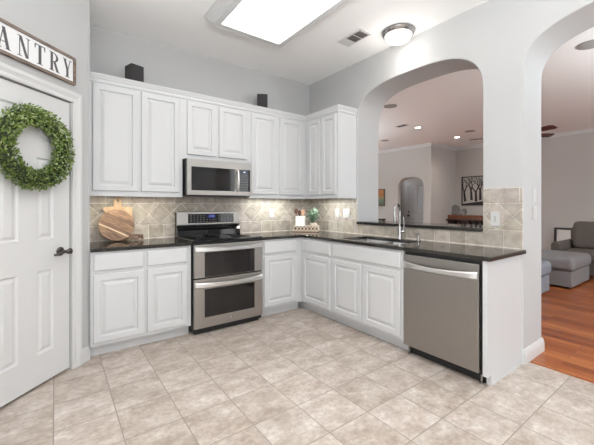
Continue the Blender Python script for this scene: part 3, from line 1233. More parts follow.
# ------------------------------------------------------------------ microwave
MX0, MX1 = -1.932, -1.180
mw = thing('microwave', 'stainless over the range microwave with a black glass door', 'microwave', ((MX0 + MX1) / 2, -0.2, 1.372))
MF = -0.375
MB().box(MX0, MX1, MF, -0.002, 1.372, 1.7555).build('microwave_body', M['black'], mw, bevel=0.003)
T = TB(MF)
f = MB()
CPX = -1.345
f.box(MX0 + 0.006, MX1, 1.672, 1.752, 0.0, 0.032, T=T)
f.box(MX0 + 0.006, MX1, 1.378, 1.425, 0.0, 0.032, T=T)
f.box(MX0 + 0.006, MX0 + 0.048, 1.425, 1.672, 0.0, 0.032, T=T)
f.box(MX1 - 0.022, MX1, 1.425, 1.672, 0.0, 0.032, T=T)
f.box(-1.392, -1.340, 1.425, 1.672, 0.0, 0.030, T=T)
f.build('front_frame', M['steel'], mw, bevel=0.0015)
gd = MB().box(MX0 + 0.048, -1.392, 1.425, 1.672, 0.004, 0.030, T=T).build('glass_door', M['gloss'], mw)
MB().box(MX0 + 0.095, -1.465, 1.455, 1.625, 0.030, 0.0305, T=T).build('window_mesh', M['ovenglass'], gd)
cpm = MB().box(-1.340, MX1 - 0.022, 1.425, 1.672, 0.004, 0.031, T=T).build('keypad', M['gloss'], mw)
kb = MB()
for r_ in range(6):
    for k in range(3):
        kb.box(-1.322 + k * 0.036, -1.300 + k * 0.036, 1.44 + r_ * 0.029, 1.452 + r_ * 0.029, 0.031, 0.0318, T=T)
kb.build('buttons', M['button'], cpm)
MB().box(-1.315, -1.235, 1.632, 1.658, 0.031, 0.0318, T=T).build('display', M['screen'], cpm)
MB().box(-1.29, -1.262, 1.640, 1.650, 0.0318, 0.0323, T=T).build('display_digits', mat('mw_digits', (0.6, 0.7, 0.7), 0.4, emit=(0.7, 0.85, 0.9), es=0.8), cpm)
mh = MB()
mh.tube([T(-1.366, 1.43, 0.032), T(-1.366, 1.45, 0.056), T(-1.366, 1.50, 0.068), T(-1.366, 1.55, 0.071), T(-1.366, 1.60, 0.068), T(-1.366, 1.65, 0.056), T(-1.366, 1.668, 0.032)], 0.012, 12)
mh.build('door_handle', M['handle'], mw)
MB().box(MX0 + 0.04, MX1 - 0.04, -0.34, -0.06, 1.366, 1.372).build('vent_panel', M['black'], mw)

# ------------------------------------------------------------------ dishwasher
dw = thing('dishwasher', 'stainless steel dishwasher with a bowed bar handle right of the sink', 'dishwasher', (-0.3, -2.36, 0))
DY0, DY1 = 2.064, 2.704
MB().box(-0.60, -0.03, -DY1, -DY0, 0.075, 0.878).build('dishwasher_tub', M['black'], dw)
Td = TR(-0.60)
dd = MB().box(DY0 + 0.004, DY1 - 0.018, 0.088, 0.852, 0.0, 0.030, T=Td).build('dishwasher_door', M['steelv'], dw, bevel=0.005, seg=3)
h = MB()
rows = []
n = 22
for k in range(n + 1):
    t = k / n
    u = DY0 + 0.012 + t * (DY1 - DY0 - 0.038)
    s = math.sin(PI * t)
    wv = 0.031 + 0.040 * s ** 0.6
    hh = 0.029 - 0.010 * s
    rows.append([h.bm.verts.new(Td(u, 0.770 - 0.006 * s + a * hh, wv + bb_)) for a, bb_ in ((-1, 0), (-0.6, 0.012), (0.6, 0.012), (1, 0), (0.6, -0.004), (-0.6, -0.004))])
for a, b_ in zip(rows, rows[1:]):
    for k in range(6):
        j = (k + 1) % 6
        fq = h.bm.faces.new((a[k], a[j], b_[j], b_[k]))
        fq.smooth = True
h.bm.faces.new(rows[0])
h.bm.faces.new(rows[-1])
h.build('door_handle', M['handle'], dd)
MB().box(-0.555, -0.03, -DY1 + 0.004, -DY0 - 0.004, 0.004, 0.075).build('toe_panel', M['black'], dw)
for yy in (-2.09, -2.68):
    MB().lathe([(0, 0), (0.016, 0), (0.016, 0.012), (0.007, 0.014), (0.007, 0.075), (0, 0.075)], (-0.572, yy, 0.0), 16).build('levelling_foot', M['chrome'], dw)

# ------------------------------------------------------------------ sink, faucet, dispenser
sk = thing('sink', 'stainless steel double bowl sink set in the black granite counter', 'sink', (-0.34, -1.58, 0.70))


def bowl(y0, y1):
    x0, x1 = SX0 - 0.006, SX1 + 0.006
    mb = MB()
    prof = [(0, 0.880), (0.010, 0.860), (0.018, 0.72), (0.045, 0.695)]
    prev = None
    for ins, z in prof:
        r = [mb.bm.verts.new(p) for p in ((x0 + ins, y0 + ins, z), (x1 - ins, y0 + ins, z), (x1 - ins, y1 - ins, z), (x0 + ins, y1 - ins, z))]
        if prev:
            for i in range(4):
                j = (i + 1) % 4
                mb.bm.faces.new((prev[i], prev[j], r[j], r[i]))
        prev = r
    mb.bm.faces.new(prev)
    o = mb.build('sink_bowl', M['sinksteel'], sk, recalc=True)
    s = o.modifiers.new('solid', 'SOLIDIFY')
    s.thickness = 0.002
    bv = o.modifiers.new('bevel', 'BEVEL')
    bv.width = 0.012
    bv.segments = 3
    MB().lathe([(0, 0.6955), (0.042, 0.6955), (0.042, 0.699), (0.03, 0.700), (0.02, 0.697), (0, 0.697)], ((x0 + x1) / 2, (y0 + y1) / 2, 0), 24).build('drain', M['chrome'], o)


bowl(SY0 - 0.004, -1.590)
bowl(-1.570, SY1 + 0.004)
MB().box(SX0, SX1, -1.590, -1.570, 0.868, 0.880).build('divider', M['sinksteel'], sk)

fc = thing('faucet', 'tall brushed nickel gooseneck faucet behind the sink', 'faucet', (-0.085, -1.635, 0.914))
fx, fy = -0.085, -1.635
MB().lathe([(0, 0.9145), (0.030, 0.9145), (0.030, 0.920), (0.024, 0.932), (0.021, 0.96), (0.022, 1.02), (0.017, 1.05), (0, 1.05)], (fx, fy, 0), 24).build('faucet_base', M['chrome'], fc)
sp = []
dirx = Vector((-0.95, -0.312, 0)).normalized()
for k in range(3):
    sp.append(Vector((fx, fy, 1.03 + 0.07 * k)))
R_ = 0.078
for k in range(13):
    a = PI - PI * 1.06 * k / 12
    sp.append(Vector((fx, fy, 1.205)) + dirx * (R_ + R_ * math.cos(a)) + Vector((0, 0, R_ * math.sin(a))))
MB().tube(sp, 0.0125, 14).build('gooseneck', M['chrome'], fc)
e = sp[-1]
dn = (sp[-1] - sp[-2]).normalized()
MB().lathe([(0, -0.005), (0.0135, -0.005), (0.0150, 0.02), (0.0185, 0.085), (0.0175, 0.10), (0.0, 0.10)], e, 20, dn).build('spray_head', M['chrome'], fc)
hn = MB()
hn.lathe([(0, 0), (0.014, 0), (0.014, 0.03), (0.010, 0.036), (0, 0.036)], (fx + 0.009, fy - 0.016, 0.99), 16, (0.5, -0.86, 0.15))
hn.tube([(fx + 0.016, fy - 0.03, 0.995), (fx + 0.018, fy - 0.038, 1.04), (fx + 0.016, fy - 0.040, 1.09), (fx + 0.012, fy - 0.036, 1.15)], [0.009, 0.007, 0.006, 0.007], 10)
hn.build('faucet_handle', M['chrome'], fc)
sd_ = thing('soap_dispenser', 'small brushed nickel soap dispenser right of the faucet', 'soap dispenser', (-0.09, -1.86, 0.914))
MB().lathe([(0, 0.9145), (0.020, 0.9145), (0.020, 0.921), (0.014, 0.928), (0.014, 0.955), (0.009, 0.958), (0.009, 0.975), (0, 0.975)], (-0.09, -1.86, 0), 18).build('dispenser_body', M['chrome'], sd_)
MB().tube([(-0.09, -1.86, 0.970), (-0.10, -1.86, 0.985), (-0.125, -1.855, 0.986), (-0.145, -1.852, 0.975)], [0.012, 0.010, 0.007, 0.006], 10).build('pump_spout', M['chrome'], sd_)

# ------------------------------------------------------------------ outlets and switches
def outlet(label, T, u, v, kind='outlet', wd=0.072, ht=0.116, cat='outlet', off=0.011):
    c = thing('wall_outlet' if kind == 'outlet' else 'light_switch', label, cat, T(u, v - ht / 2, off))
    MB().box(u - wd / 2, u + wd / 2, v - ht / 2, v + ht / 2, off, off + 0.006, T=T).build('cover_plate', M['plate'], c, bevel=0.0025)
    if kind == 'outlet':
        for dv in (-0.021, 0.021):
            s = MB()
            s.box(u - 0.016, u + 0.016, v + dv - 0.014, v + dv + 0.014, off + 0.006, off + 0.008, T=T)
            so = s.build('socket', M['plate'], c, bevel=0.001)
            sl = MB()
            for du in (-0.007, 0.005):
                sl.box(u + du, u + du + 0.003, v + dv - 0.004, v + dv + 0.008, off + 0.008, off + 0.0084, T=T)
            sl.build('slots', M['slot'], so)
    else:
        k = 1 if wd < 0.09 else 2
        for i in range(k):
            uu = u + (i - (k - 1) / 2) * 0.046
            MB().box(uu - 0.016, uu + 0.016, v - 0.033, v + 0.033, off + 0.006, off + 0.010, T=T).build('rocker', M['plate'], c, bevel=0.002)


outlet('white outlet on the tile between the range and the tray corner', TB(0.0), -0.665, 1.162)
outlet('narrow white switch on the tile left of the wider white plate', TR(0.0), 0.606, 1.165, 'switch', 0.072, cat='switch')
outlet('wide white double switch plate on the tile left of the pass-through', TR(0.0), 0.775, 1.165, 'switch', 0.118, cat='switch')
c = thing('wall_outlet', 'white outlet with dark sockets on the tiled pier right of the sink', 'outlet', (-0.011, -2.54, 1.09))
T = TR(0.0)
MB().box(2.503, 2.577, 1.094, 1.214, 0.011, 0.017, T=T).build('cover_plate', M['plate'], c, bevel=0.0025)
so = MB().box(2.525, 2.555, 1.118, 1.190, 0.017, 0.0185, T=T).build('socket_insert', M['plate'], c)
sl = MB()
for z_ in (1.137, 1.171):
    sl.box(2.533, 2.537, z_ - 0.008, z_ + 0.008, 0.0185, 0.0192, T=T).box(2.543, 2.547, z_ - 0.007, z_ + 0.007, 0.0185, 0.0192, T=T)
sl.box(2.534, 2.546, 1.150, 1.158, 0.0185, 0.0195, T=T)
sl.build('slots', M['slot'], so)
TJ = TB(AR0)
outlet('white switch plate on the doorway jamb, upper of the two', TJ, 0.215, 1.352, 'switch', 0.074, 0.116, 'switch', 0.001)
outlet('white switch plate on the doorway jamb, lower of the two', TJ, 0.225, 1.205, 'switch', 0.074, 0.116, 'switch', 0.001)

# ------------------------------------------------------------------ cutting boards
def rrect(x0, x1, y0, y1, r, n=5):
    out = []
    for cx, cy, a0 in ((x1 - r, y1 - r, 0), (x0 + r, y1 - r, PI / 2), (x0 + r, y0 + r, PI), (x1 - r, y0 + r, 1.5 * PI)):
        for k in range(n + 1):
            a = a0 + PI / 2 * k / n
            out.append((cx + r * math.cos(a), cy + r * math.sin(a)))
    return out


def lean(yb, tilt):
    return lambda u, v, w: (u, yb + (v) * math.sin(tilt) - w * math.cos(tilt), 0.9147 + v * math.cos(tilt) + w * math.sin(tilt))


cb = thing('cutting_board', 'pale rectangular maple cutting board with a holed handle leaning on the tile', 'cutting board', (-2.51, -0.06, 0.914))
Tl = lean(-0.095, 0.13)
xc = -2.512
pts = [(xc + x, y) for x, y in [(-0.13, 0.005), (0.13, 0.005), (0.13, 0.325), (0.118, 0.338), (0.05, 0.34), (0.036, 0.350), (0.034, 0.415), (0.024, 0.430), (-0.024, 0.430), (-0.034, 0.415), (-0.036, 0.350), (-0.05, 0.34), (-0.118, 0.338), (-0.13, 0.325)]]
# split around the handle hole into two halves
bd = MB()
hole = [(xc + 0.012 * math.cos(a), 0.400 + 0.012 * math.sin(a)) for a in [PI / 2 + PI * k / 8 for k in range(9)]]
left = [(xc, 0.005), (xc, 0.388)] + hole[::-1][1:] + [(xc, 0.430)] + pts[9:]
hole2 = [(xc + 0.012 * math.cos(a), 0.400 + 0.012 * math.sin(a)) for a in [PI / 2 - PI * k / 8 for k in range(9)]]
right = [(xc, 0.430)] + hole2[0:] + [(xc, 0.005)] + pts[1:9]
bd.prism(left, Tl, 0.0, 0.018)
bd.prism(right, Tl, 0.0, 0.018)
bmesh.ops.remove_doubles(bd.bm, verts=bd.bm.verts, dist=1e-5)
bd.build('board', M['maple'], cb)
rb = thing('cutting_board', 'round dark acacia cutting board with a pale stripe and forked handle', 'cutting board', (-2.50, -0.13, 0.914))
Tr = lean(-0.165, 0.22)
cx_, cy_, rr_ = -2.530, 0.163, 0.157
dsk = MB()
dsk.prism([(cx_ + rr_ * math.cos(a), cy_ + rr_ * math.sin(a)) for a in [2 * PI * k / 56 for k in range(56)]], Tr, 0.0, 0.016)
dsk.build('board', M['acacia'], rb, bevel=0.002)


def chord(off0, off1, ang, m, name, w0):
    """inlaid strip across the board between two offsets from its centre"""
    ca, sa = math.cos(ang), math.sin(ang)
    P = []
    for off, sgn in ((off0, 1), (off1, -1)):
        l = math.sqrt((rr_ - 0.004) ** 2 - off * off)
        for s in (-sgn, sgn):
            P.append((cx_ + s * l * ca - off * sa, cy_ + s * l * sa + off * ca))
    MB().prism(P, Tr, 0.0162, 0.0162 + w0).build(name, m, rb)


chord(-0.052, -0.064, -0.50, M['sapwood'], 'pale_stripe', 0.0006)
chord(0.075, 0.05, -0.50, M['acaciadark'], 'dark_stripe', 0.0005)
chord(-0.02, -0.040, -0.50, M['acaciadark'], 'dark_stripe', 0.0005)
hd2 = MB()
q = lambda u, v: (cx_ + u, cy_ + v)
bars = [((0.105, -0.105), (0.205, -0.115)), ((0.205, -0.115), (0.232, -0.150)), ((0.085, -0.122), (0.175, -0.150)), ((0.175, -0.150), (0.232, -0.108))]
for (a, b_) in bars:
    (ax_, ay_), (bx_, by_) = a, b_
    dx_, dy_ = bx_ - ax_, by_ - ay_
    l = math.hypot(dx_, dy_)
    nx_, ny_ = -dy_ / l * 0.011, dx_ / l * 0.011
    hd2.prism([q(ax_ + nx_, ay_ + ny_), q(ax_ - nx_, ay_ - ny_), q(bx_ - nx_, by_ - ny_), q(bx_ + nx_, by_ + ny_)], Tr, 0.001, 0.015)
hd2.build('handle', M['acaciadark'], rb)

# ------------------------------------------------------------------ corner tray group
ang = -PI / 4
tray_o = Vector((-0.285, -0.295, 0.9145))


def TT(u, v, w):    # tray frame: u to the right along the corner diagonal, v towards the camera, w up
    return (tray_o.x + S2 * u - S2 * v, tray_o.y - S2 * u - S2 * v, tray_o.z + w)


ty = thing('tray', 'carved whitewashed wooden tray in the counter corner', 'tray', tuple(tray_o), ang)
MB().box(-0.165, 0.165, -0.085, 0.085, 0.0, 0.012, T=TT).build('tray_base', M['traydark'], ty, bevel=0.002)
rim = MB()
for k in range(7):
    u = -0.141 + k * 0.047
    for v in (-0.08, 0.08):
        n = 4
        rim.tube([TT(u + 0.0255 * math.cos(2 * PI * j / n), v, 0.044 + 0.031 * math.sin(2 * PI * j / n)) for j in range(n)], 0.006, 6, closed=True)
for k in range(3):
    v = -0.047 + k * 0.047
    for u in (-0.162, 0.162):
        n = 4
        rim.tube([TT(u, v + 0.0255 * math.cos(2 * PI * j / n), 0.044 + 0.031 * math.sin(2 * PI * j / n)) for j in range(n)], 0.006, 6, closed=True)
rim.build('carved_rim', M['traywood'], ty)
back = MB()
back.box(-0.160, 0.160, 0.071, 0.075, 0.012, 0.074, T=TT).box(-0.160, 0.160, -0.075, -0.071, 0.012, 0.074, T=TT)
back.box(-0.158, -0.154, -0.071, 0.071, 0.012, 0.074, T=TT).box(0.154, 0.158, -0.071, 0.071, 0.012, 0.074, T=TT)
back.build('tray_wall', M['traydark'], ty)
rail = MB()
for z0, z1 in ((0.010, 0.018), (0.074, 0.082)):
    rail.box(-0.168, 0.168, 0.075, 0.085, z0, z1, T=TT).box(-0.168, 0.168, -0.085, -0.075, z0, z1, T=TT)
    rail.box(-0.168, -0.157, -0.075, 0.075, z0, z1, T=TT).box(0.157, 0.168, -0.075, 0.075, z0, z1, T=TT)
rail.build('tray_rail', M['traywood'], ty)

ck = thing('utensil_crock', 'square white ceramic crock on the tray holding wooden spoons', 'crock', TT(-0.082, 0.0, 0.0125), ang)
cm = MB()
cm.rings(lambda u, v, w: TT(u - 0.082, v, 0.0125 + w), -0.062, 0.062, -0.050, 0.050, [(0, 0.0), (0, 0.195), (0.006, 0.195), (0.007, 0.03)])
cm.build('crock_body', M['crock'], ck, bevel=0.004)
for k, (u, v, du, m_, hl_, wd_, nm) in enumerate(((-0.108, 0.0, -0.035, 'spoon', 0.300, 0.028, 'dark brown wooden spoon at the left of the white crock'), (-0.085, -0.012, -0.012, 'spoon', 0.275, 0.024, 'dark wooden spatula in the middle of the white crock'), (-0.058, 0.008, 0.012, 'pink', 0.285, 0.028, 'pale wooden spoon at the right of the white crock'))):
    sp_ = thing('wooden_spoon', nm, 'spoon', TT(u, v, 0.045), ang)
    s = MB()
    s.tube([TT(u, v, 0.046), TT(u + du * 0.5, v, 0.15), TT(u + du * 0.8, v, hl_ - 0.045)], 0.005, 8)
    s.build('handle', M[m_], sp_)
    hb = MB()
    n = 14
    hb.prism([(u + du + wd_ * 0.95 * math.cos(2 * PI * j / n), hl_ - 0.025 + 0.040 * math.sin(2 * PI * j / n)) for j in range(n)], lambda a, b2, w_, vv=v: TT(a, vv + w_, b2), -0.005, 0.005)
    hb.build('bowl', M[m_], sp_, bevel=0.003)
pp = thing('potted_plant', 'small green eucalyptus plant in a round pot on the tray', 'plant', TT(0.075, -0.03, 0.0125), ang)
MB().lathe([(0, 0), (0.032, 0), (0.040, 0.05), (0.040, 0.102), (0.034, 0.102), (0.032, 0.09), (0, 0.09)], TT(0.075, -0.03, 0.0125), 20).build('pot', M['beige'], pp)
stm = MB()
lv2 = MB()
for k in range(30):
    a = random.uniform(0, 2 * PI)
    rd = random.uniform(0.02, 0.095)
    top = Vector(TT(0.082 + rd * math.cos(a) * 1.05, -0.03 + rd * math.sin(a) * 0.6, random.uniform(0.17, 0.315)))
    base = Vector(TT(0.075, -0.03, 0.10))
    midp = (base + top) / 2 + Vector((0, 0, 0.02))
    stm.tube([base, midp, top], 0.0018, 5)
    for j in range(11):
        t = 0.25 + 0.75 * j / 10
        p = base.lerp(midp, t * 2) if t < 0.5 else midp.lerp(top, t * 2 - 1)
        d = Vector([random.uniform(-1, 1), random.uniform(-1, 1), random.uniform(-0.3, 0.8)]).normalized()
        sd2 = d.cross(Vector([random.uniform(-1, 1) for _ in range(3)])).normalized()
        l, wq = random.uniform(0.020, 0.032), random.uniform(0.009, 0.014)
        g = random.uniform(0.7, 1.5)
        tint = (0.20 * g, 0.285 * g, 0.20 * g)
        lv2.face([p, p + d * l * 0.35 + sd2 * wq, p + d * l * 0.8 + sd2 * wq * 0.8, p + d * l, p + d * l * 0.8 - sd2 * wq * 0.8, p + d * l * 0.35 - sd2 * wq], tint=tint)
stm.build('stems', M['leaf2'], pp)
lv2.build('leaves', M['leaf'], pp, recalc=False)
pt = thing('pot', 'small pink-beige lidded pot at the right end of the tray', 'pot', TT(0.116, 0.034, 0.0125), ang)
MB().lathe([(0, 0), (0.028, 0), (0.031, 0.04), (0.030, 0.088), (0, 0.088)], TT(0.116, 0.034, 0.0125), 20).build('pot_body', M['beige'], pt)
MB().lathe([(0, 0.0885), (0.030, 0.0885), (0.026, 0.099), (0.008, 0.104), (0.010, 0.115), (0, 0.117)], TT(0.116, 0.034, 0.0125), 20).build('lid', mat('pink_lid', (0.50, 0.38, 0.34), 0.5), pt)

# ------------------------------------------------------------------ speakers on the wall cabinets
def speaker(label, x, y, rz, wd, dp, ht):
    z0 = UT + 0.0305
    c = thing('bookshelf_speaker', label, 'speaker', (x, y, z0), rz)
    MB().box(-wd / 2, wd / 2, -dp / 2, dp / 2, 0, ht).build('speaker_box', M['spk'], c, bevel=0.003, world=False)
    MB().box(-wd / 2 + 0.008, wd / 2 - 0.008, -dp / 2 - 0.008, -dp / 2, 0.008, ht - 0.008).build('speaker_grille', M['spkface'], c, bevel=0.003, world=False)


speaker('dark speaker box on top of the left wall cabinet near the pantry', -2.385, -0.205, 0.30, 0.125, 0.13, 0.205)
speaker('dark speaker box on top of the wall cabinet near the corner', -0.885, -0.14, -0.50, 0.13, 0.13, 0.235)

# ------------------------------------------------------------------ kitchen ceiling fixtures
cl = thing('ceiling_light', 'large rectangular fluorescent ceiling light in a white molded frame', 'ceiling light', (-1.46, -1.5, H))
cx0, cx1, cy0, cy1 = -1.82, -1.10, -2.30, -0.88
ZF = 2.945
fm = MB()
prf = [(0.0, 0.0), (0.055, 0.0), (0.055, 0.012), (0.075, 0.03), (0.095, 0.06), (0.12, 0.082), (0.12, 0.0945), (0.0, 0.0945)]
rows = []
for (x, y), (dx, dy) in (((cx0 + 0.04, cy0 + 0.04), (-1, -1)), ((cx1 - 0.04, cy0 + 0.04), (1, -1)), ((cx1 - 0.04, cy1 - 0.04), (1, 1)), ((cx0 + 0.04, cy1 - 0.04), (-1, 1))):
    rows.append([fm.bm.verts.new((x + dx * a, y + dy * a, ZF + b_)) for a, b_ in prf])
for i in range(4):
    a, b_ = rows[i], rows[(i + 1) % 4]
    for k in range(len(prf)):
        j = (k + 1) % len(prf)
        fm.bm.faces.new((a[k], a[j], b_[j], b_[k]))
fm.build('light_frame', M['trim'], cl)
MB().box(cx0 + 0.041, cx1 - 0.041, cy0 + 0.041, cy1 - 0.041, ZF + 0.012, ZF + 0.02).build('diffuser', M['lamp'], cl)
tb = MB().box(cx0 + 0.041, cx1 - 0.041, cy1 - 0.062, cy1 - 0.057, ZF + 0.004, ZF + 0.0118)
tb.build('diffuser_lip', M['trim'], cl)

dl = thing('flush_light', 'round flush ceiling light with a white glass bowl and nickel rim', 'ceiling light', (-0.20, -1.70, H))
DC = (-0.20, -1.70, H)
MB().lathe([(0, -0.001), (0.16, -0.001), (0.165, -0.012), (0.155, -0.03), (0.14, -0.042), (0.135, -0.036), (0, -0.036)], DC, 40).build('rim', M['chrome'], dl)
dgl = MB()
dgl.lathe([(0.134, -0.038), (0.132, -0.055), (0.118, -0.08), (0.09, -0.10), (0.05, -0.112), (0, -0.115)], DC, 40)
dgl.build('glass_bowl', M['dome'], dl)
stp = MB()
for k in range(3):
    a = 2 * PI * k / 3 + 0.5
    stp.tube([Vector(DC) + Vector((r_ * math.cos(a), r_ * math.sin(a), z_)) for r_, z_ in ((0.137, -0.04), (0.134, -0.056), (0.120, -0.082), (0.091, -0.103), (0.05, -0.115), (0.008, -0.118))], 0.0028, 6)
stp.build('straps', M['chrome'], dl)
MB().lathe([(0, -0.114), (0.012, -0.116), (0.012, -0.122), (0.006, -0.126), (0.008, -0.134), (0, -0.138)], DC, 16).build('finial', M['chrome'], dl)
point('flush_light_bulb', (DC[0], DC[1], H - 0.24), 4.2, (1, 0.96, 0.9), 0.1)


def vent(label, x0, x1, y0, y1, split=0.36, along='y'):
    c = thing('air_vent', label, 'air vent', ((x0 + x1) / 2, (y0 + y1) / 2, H))
    f = MB()
    f.box(x0, x1, y0, y1, H - 0.010, H - 0.001)
    f.build('vent_plate', M['trim'], c, bevel=0.002)
    ys = y0 + 0.03
    ye = y1 - (y1 - y0) * split
    cells = [(ys, (ys + ye) / 2 - 0.008), ((ys + ye) / 2 + 0.008, ye)]
    for a, b_ in cells:
        g = MB().box(x0 + 0.025, x1 - 0.025, a, b_, H - 0.0125, H - 0.0102).build('grille_opening', M['dark'], c)  # dark panel on the plate, its colour stands for shade inside the opening
        s = MB()
        nn = 5
        for k in range(nn):
            yy = a + (b_ - a) * (k + 0.5) / nn
            s.box(x0 + 0.025, x1 - 0.025, yy - 0.003, yy + 0.003, H - 0.015, H - 0.0126)
        s.build('louvers', mat('louver_paint', (0.20, 0.17, 0.16), 0.6), g)


vent('white ceiling air vent with dark louvers beside the round flush light', -0.565, -0.39, -1.52, -1.185)

# ------------------------------------------------------------------ under cabinet lights
def strip(label, x0, x1, y0, y1, energy, color):
    c = thing('cabinet_light', label, 'light strip', ((x0 + x1) / 2, (y0 + y1) / 2, UB + 0.005))
    MB().box(x0, x1, y0, y1, UB + 0.006, UB + 0.0178).build('housing', M['plate'], c)
    lx, ly = x1 - x0 - 0.01, y1 - y0 - 0.01
    area('cabinet_lamp', ((x0 + x1) / 2, (y0 + y1) / 2, UB + 0.004), (0, 0, 0), lx, ly, energy, color)


strip('light strip under the left wall cabinet', -2.72, -2.05, -0.25, -0.21, 3.2, (1, 0.93, 0.78))
strip('light strip under the wall cabinet between microwave and corner', -1.05, -0.45, -0.20, -0.16, 4.2, (0.98, 1.0, 0.96))
strip('light strip under the right wall cabinet', -0.23, -0.19, -0.88, -0.40, 3.6, (0.98, 1.0, 0.96))

# ------------------------------------------------------------------ living room: ceiling
def downlight(label, x, y, e):
    c = thing('recessed_downlight', label, 'downlight', (x, y, H))
    MB().lathe([(0.062, -0.001), (0.085, -0.001), (0.085, -0.006), (0.062, -0.009), (0.062, -0.001)], (x, y, H), 28).build('trim_ring', M['trim'], c)
    MB().lathe([(0, -0.002), (0.061, -0.002), (0.061, -0.004), (0, -0.004)], (x, y, H), 24).build('lamp_disc', M['led'], c)
    point('downlight_lamp', (x, y, H - 0.04), e, (1, 0.93, 0.84), 0.06, spot=2.6)


downlight('lit recessed downlight nearer the pass-through, left of the two', 3.62, 0.58, 45)
downlight('lit recessed downlight farther off, right of the two', 5.38, 0.60, 45)


def cspk(label, x, y, r=0.115, m='grille'):
    o = MB().lathe([(0, -0.001), (r, -0.001), (r, -0.006), (r - 0.008, -0.009), (0, -0.009)], (x, y, H), 32).build('ceiling_speaker', M[m])
    tag(o, label, 'ceiling speaker')


cspk('round grey ceiling speaker seen at the upper left inside the pass-through', 1.80, -0.06)
cspk('round grey ceiling speaker beyond the doorway at the right', 1.72, -2.80, 0.125)
cspk('small round ceiling speaker far off above the living room arch wall', 4.22, 2.0)
cspk('small round ceiling speaker far off right of the two downlights', 4.95, 0.06)
vent('small air vent in the living room ceiling left of the downlights', 3.09, 3.25, 0.56, 0.84, 0.15)

fanp = Vector((3.18, -1.51, 0))
fn = thing('ceiling_fan', 'dark wood ceiling fan behind the pier in the living room', 'ceiling fan', (fanp.x, fanp.y, H))
MB().lathe([(0, -0.001), (0.07, -0.001), (0.06, -0.05), (0.015, -0.06), (0.015, -0.51), (0.09, -0.53), (0.11, -0.59), (0.10, -0.67), (0.05, -0.70), (0, -0.70)], (fanp.x, fanp.y, H), 24).build('motor', M['bronze'], fn)
for k in range(5):
    a = math.radians(-36 + 72 * k)
    ca, sa = math.cos(a), math.sin(a)
    Tf = lambda u, v, w: (fanp.x + u * ca - v * sa, fanp.y + u * sa + v * ca, H - 0.60 + w - v * 0.25)
    MB().prism([(0.10, -0.03), (0.22, -0.06), (0.62, -0.07), (0.66, -0.045), (0.66, 0.045), (0.62, 0.07), (0.22, 0.06), (0.10, 0.03)], Tf, 0.0, 0.008).build('blade', M['fan'], fn)

# ------------------------------------------------------------------ living room: furniture and wall pieces
def cushion(mb_args, name, m, root, bev=0.05):
    return MB().box(*mb_args).build(name, m, root, bevel=bev, seg=4)


ot = thing('ottoman', 'large grey upholstered ottoman in front of the brown sofa', 'ottoman', (3.7, -1.75, 0))
cushion((3.20, 4.16, -2.28, -1.22, 0.03, 0.265), 'ottoman_base', M['ottoman'], ot, 0.015)
cushion((3.17, 4.19, -2.31, -1.19, 0.265, 0.47), 'cushion', M['ottoman'], ot, 0.07)
for a, b_ in ((3.26, -2.22), (4.10, -2.22), (3.26, -1.28), (4.10, -1.28)):
    MB().lathe([(0, 0), (0.025, 0), (0.03, 0.03), (0, 0.03)], (a, b_, 0.0), 14).build('foot', M['consoledark'], ot)
o2 = thing('chaise', 'blue-grey upholstered chaise end beside the doorway jamb, left of the ottoman', 'chaise', (2.3, -1.55, 0))
cushion((1.75, 2.76, -2.13, -1.05, 0.03, 0.265), 'chaise_base', M['ottomanblue'], o2, 0.02)
cushion((1.73, 2.79, -2.16, -1.03, 0.265, 0.47), 'cushion', M['ottomanblue'], o2, 0.07)
for a, b_ in ((1.82, -1.98), (2.68, -1.98), (1.82, -1.12), (2.68, -1.12)):
    MB().lathe([(0, 0), (0.025, 0), (0.03, 0.03), (0, 0.03)], (a, b_, 0.0), 14).build('foot', M['consoledark'], o2)

sf = thing('sofa', 'brown cloth sofa with rounded arms against the living room wall', 'sofa', (4.85, -2.75, 0))
cushion((4.36, 5.35, -3.80, -1.72, 0.05, 0.30), 'sofa_base', M['sofa'], sf, 0.03)
cushion((5.12, 5.42, -3.75, -1.78, 0.25, 0.86), 'sofa_back', M['sofa'], sf, 0.08)
for y0, y1 in ((-2.72, -1.85), (-3.60, -2.74)):
    cushion((4.30, 5.10, y0, y1, 0.30, 0.46), 'seat_cushion', M['sofa'], sf, 0.06)
    bq = MB()
    bq.box(-0.13, 0.13, y0 + 0.01, y1 - 0.01, 0, 0.50, T=lambda x, y, z: (5.02 + x + 0.16 * z, y, 0.46 + z))
    bq.build('back_cushion', M['sofa'], sf, bevel=0.07, seg=4)
for y0, y1 in ((-1.84, -1.70), (-3.78, -3.64)):
    am = MB()
    pts_ = rrect(y0, y1, 0.05, 0.60, 0.065, 6)
    am.prism(pts_, lambda u, v, w: (w, u, v), 4.32, 5.30, smooth=True)
    am.build('arm', M['sofa'], sf, bevel=0.02, seg=3)
for a, b_ in ((4.42, -1.80), (5.28, -1.80), (4.42, -3.72), (5.28, -3.72)):
    MB().lathe([(0, 0), (0.025, 0), (0.03, 0.05), (0, 0.05)], (a, b_, 0.0), 12).build('foot', M['consoledark'], sf)

pf = thing('picture_frame', 'dark framed white picture standing on the floor behind the sofa arm', 'picture frame', (6.95, -1.4, 0))
TX = lambda xf: (lambda u, v, w: (xf - w, u, v))
Tpf = lambda u, v, w: (6.93 + v * 0.06 - w, u, v)
fr = MB()
for a, b_, c_, d in ((-1.70, -1.03, 0.002, 0.05), (-1.70, -1.03, 0.675, 0.72), (-1.70, -1.65, 0.05, 0.675), (-1.08, -1.03, 0.05, 0.675)):
    fr.box(a, b_, c_, d, 0, 0.03, T=Tpf)
fr.build('frame', M['frameblk'], pf)
MB().box(-1.65, -1.08, 0.05, 0.675, 0.004, 0.012, T=Tpf).build('picture', M['mat_white'], pf)

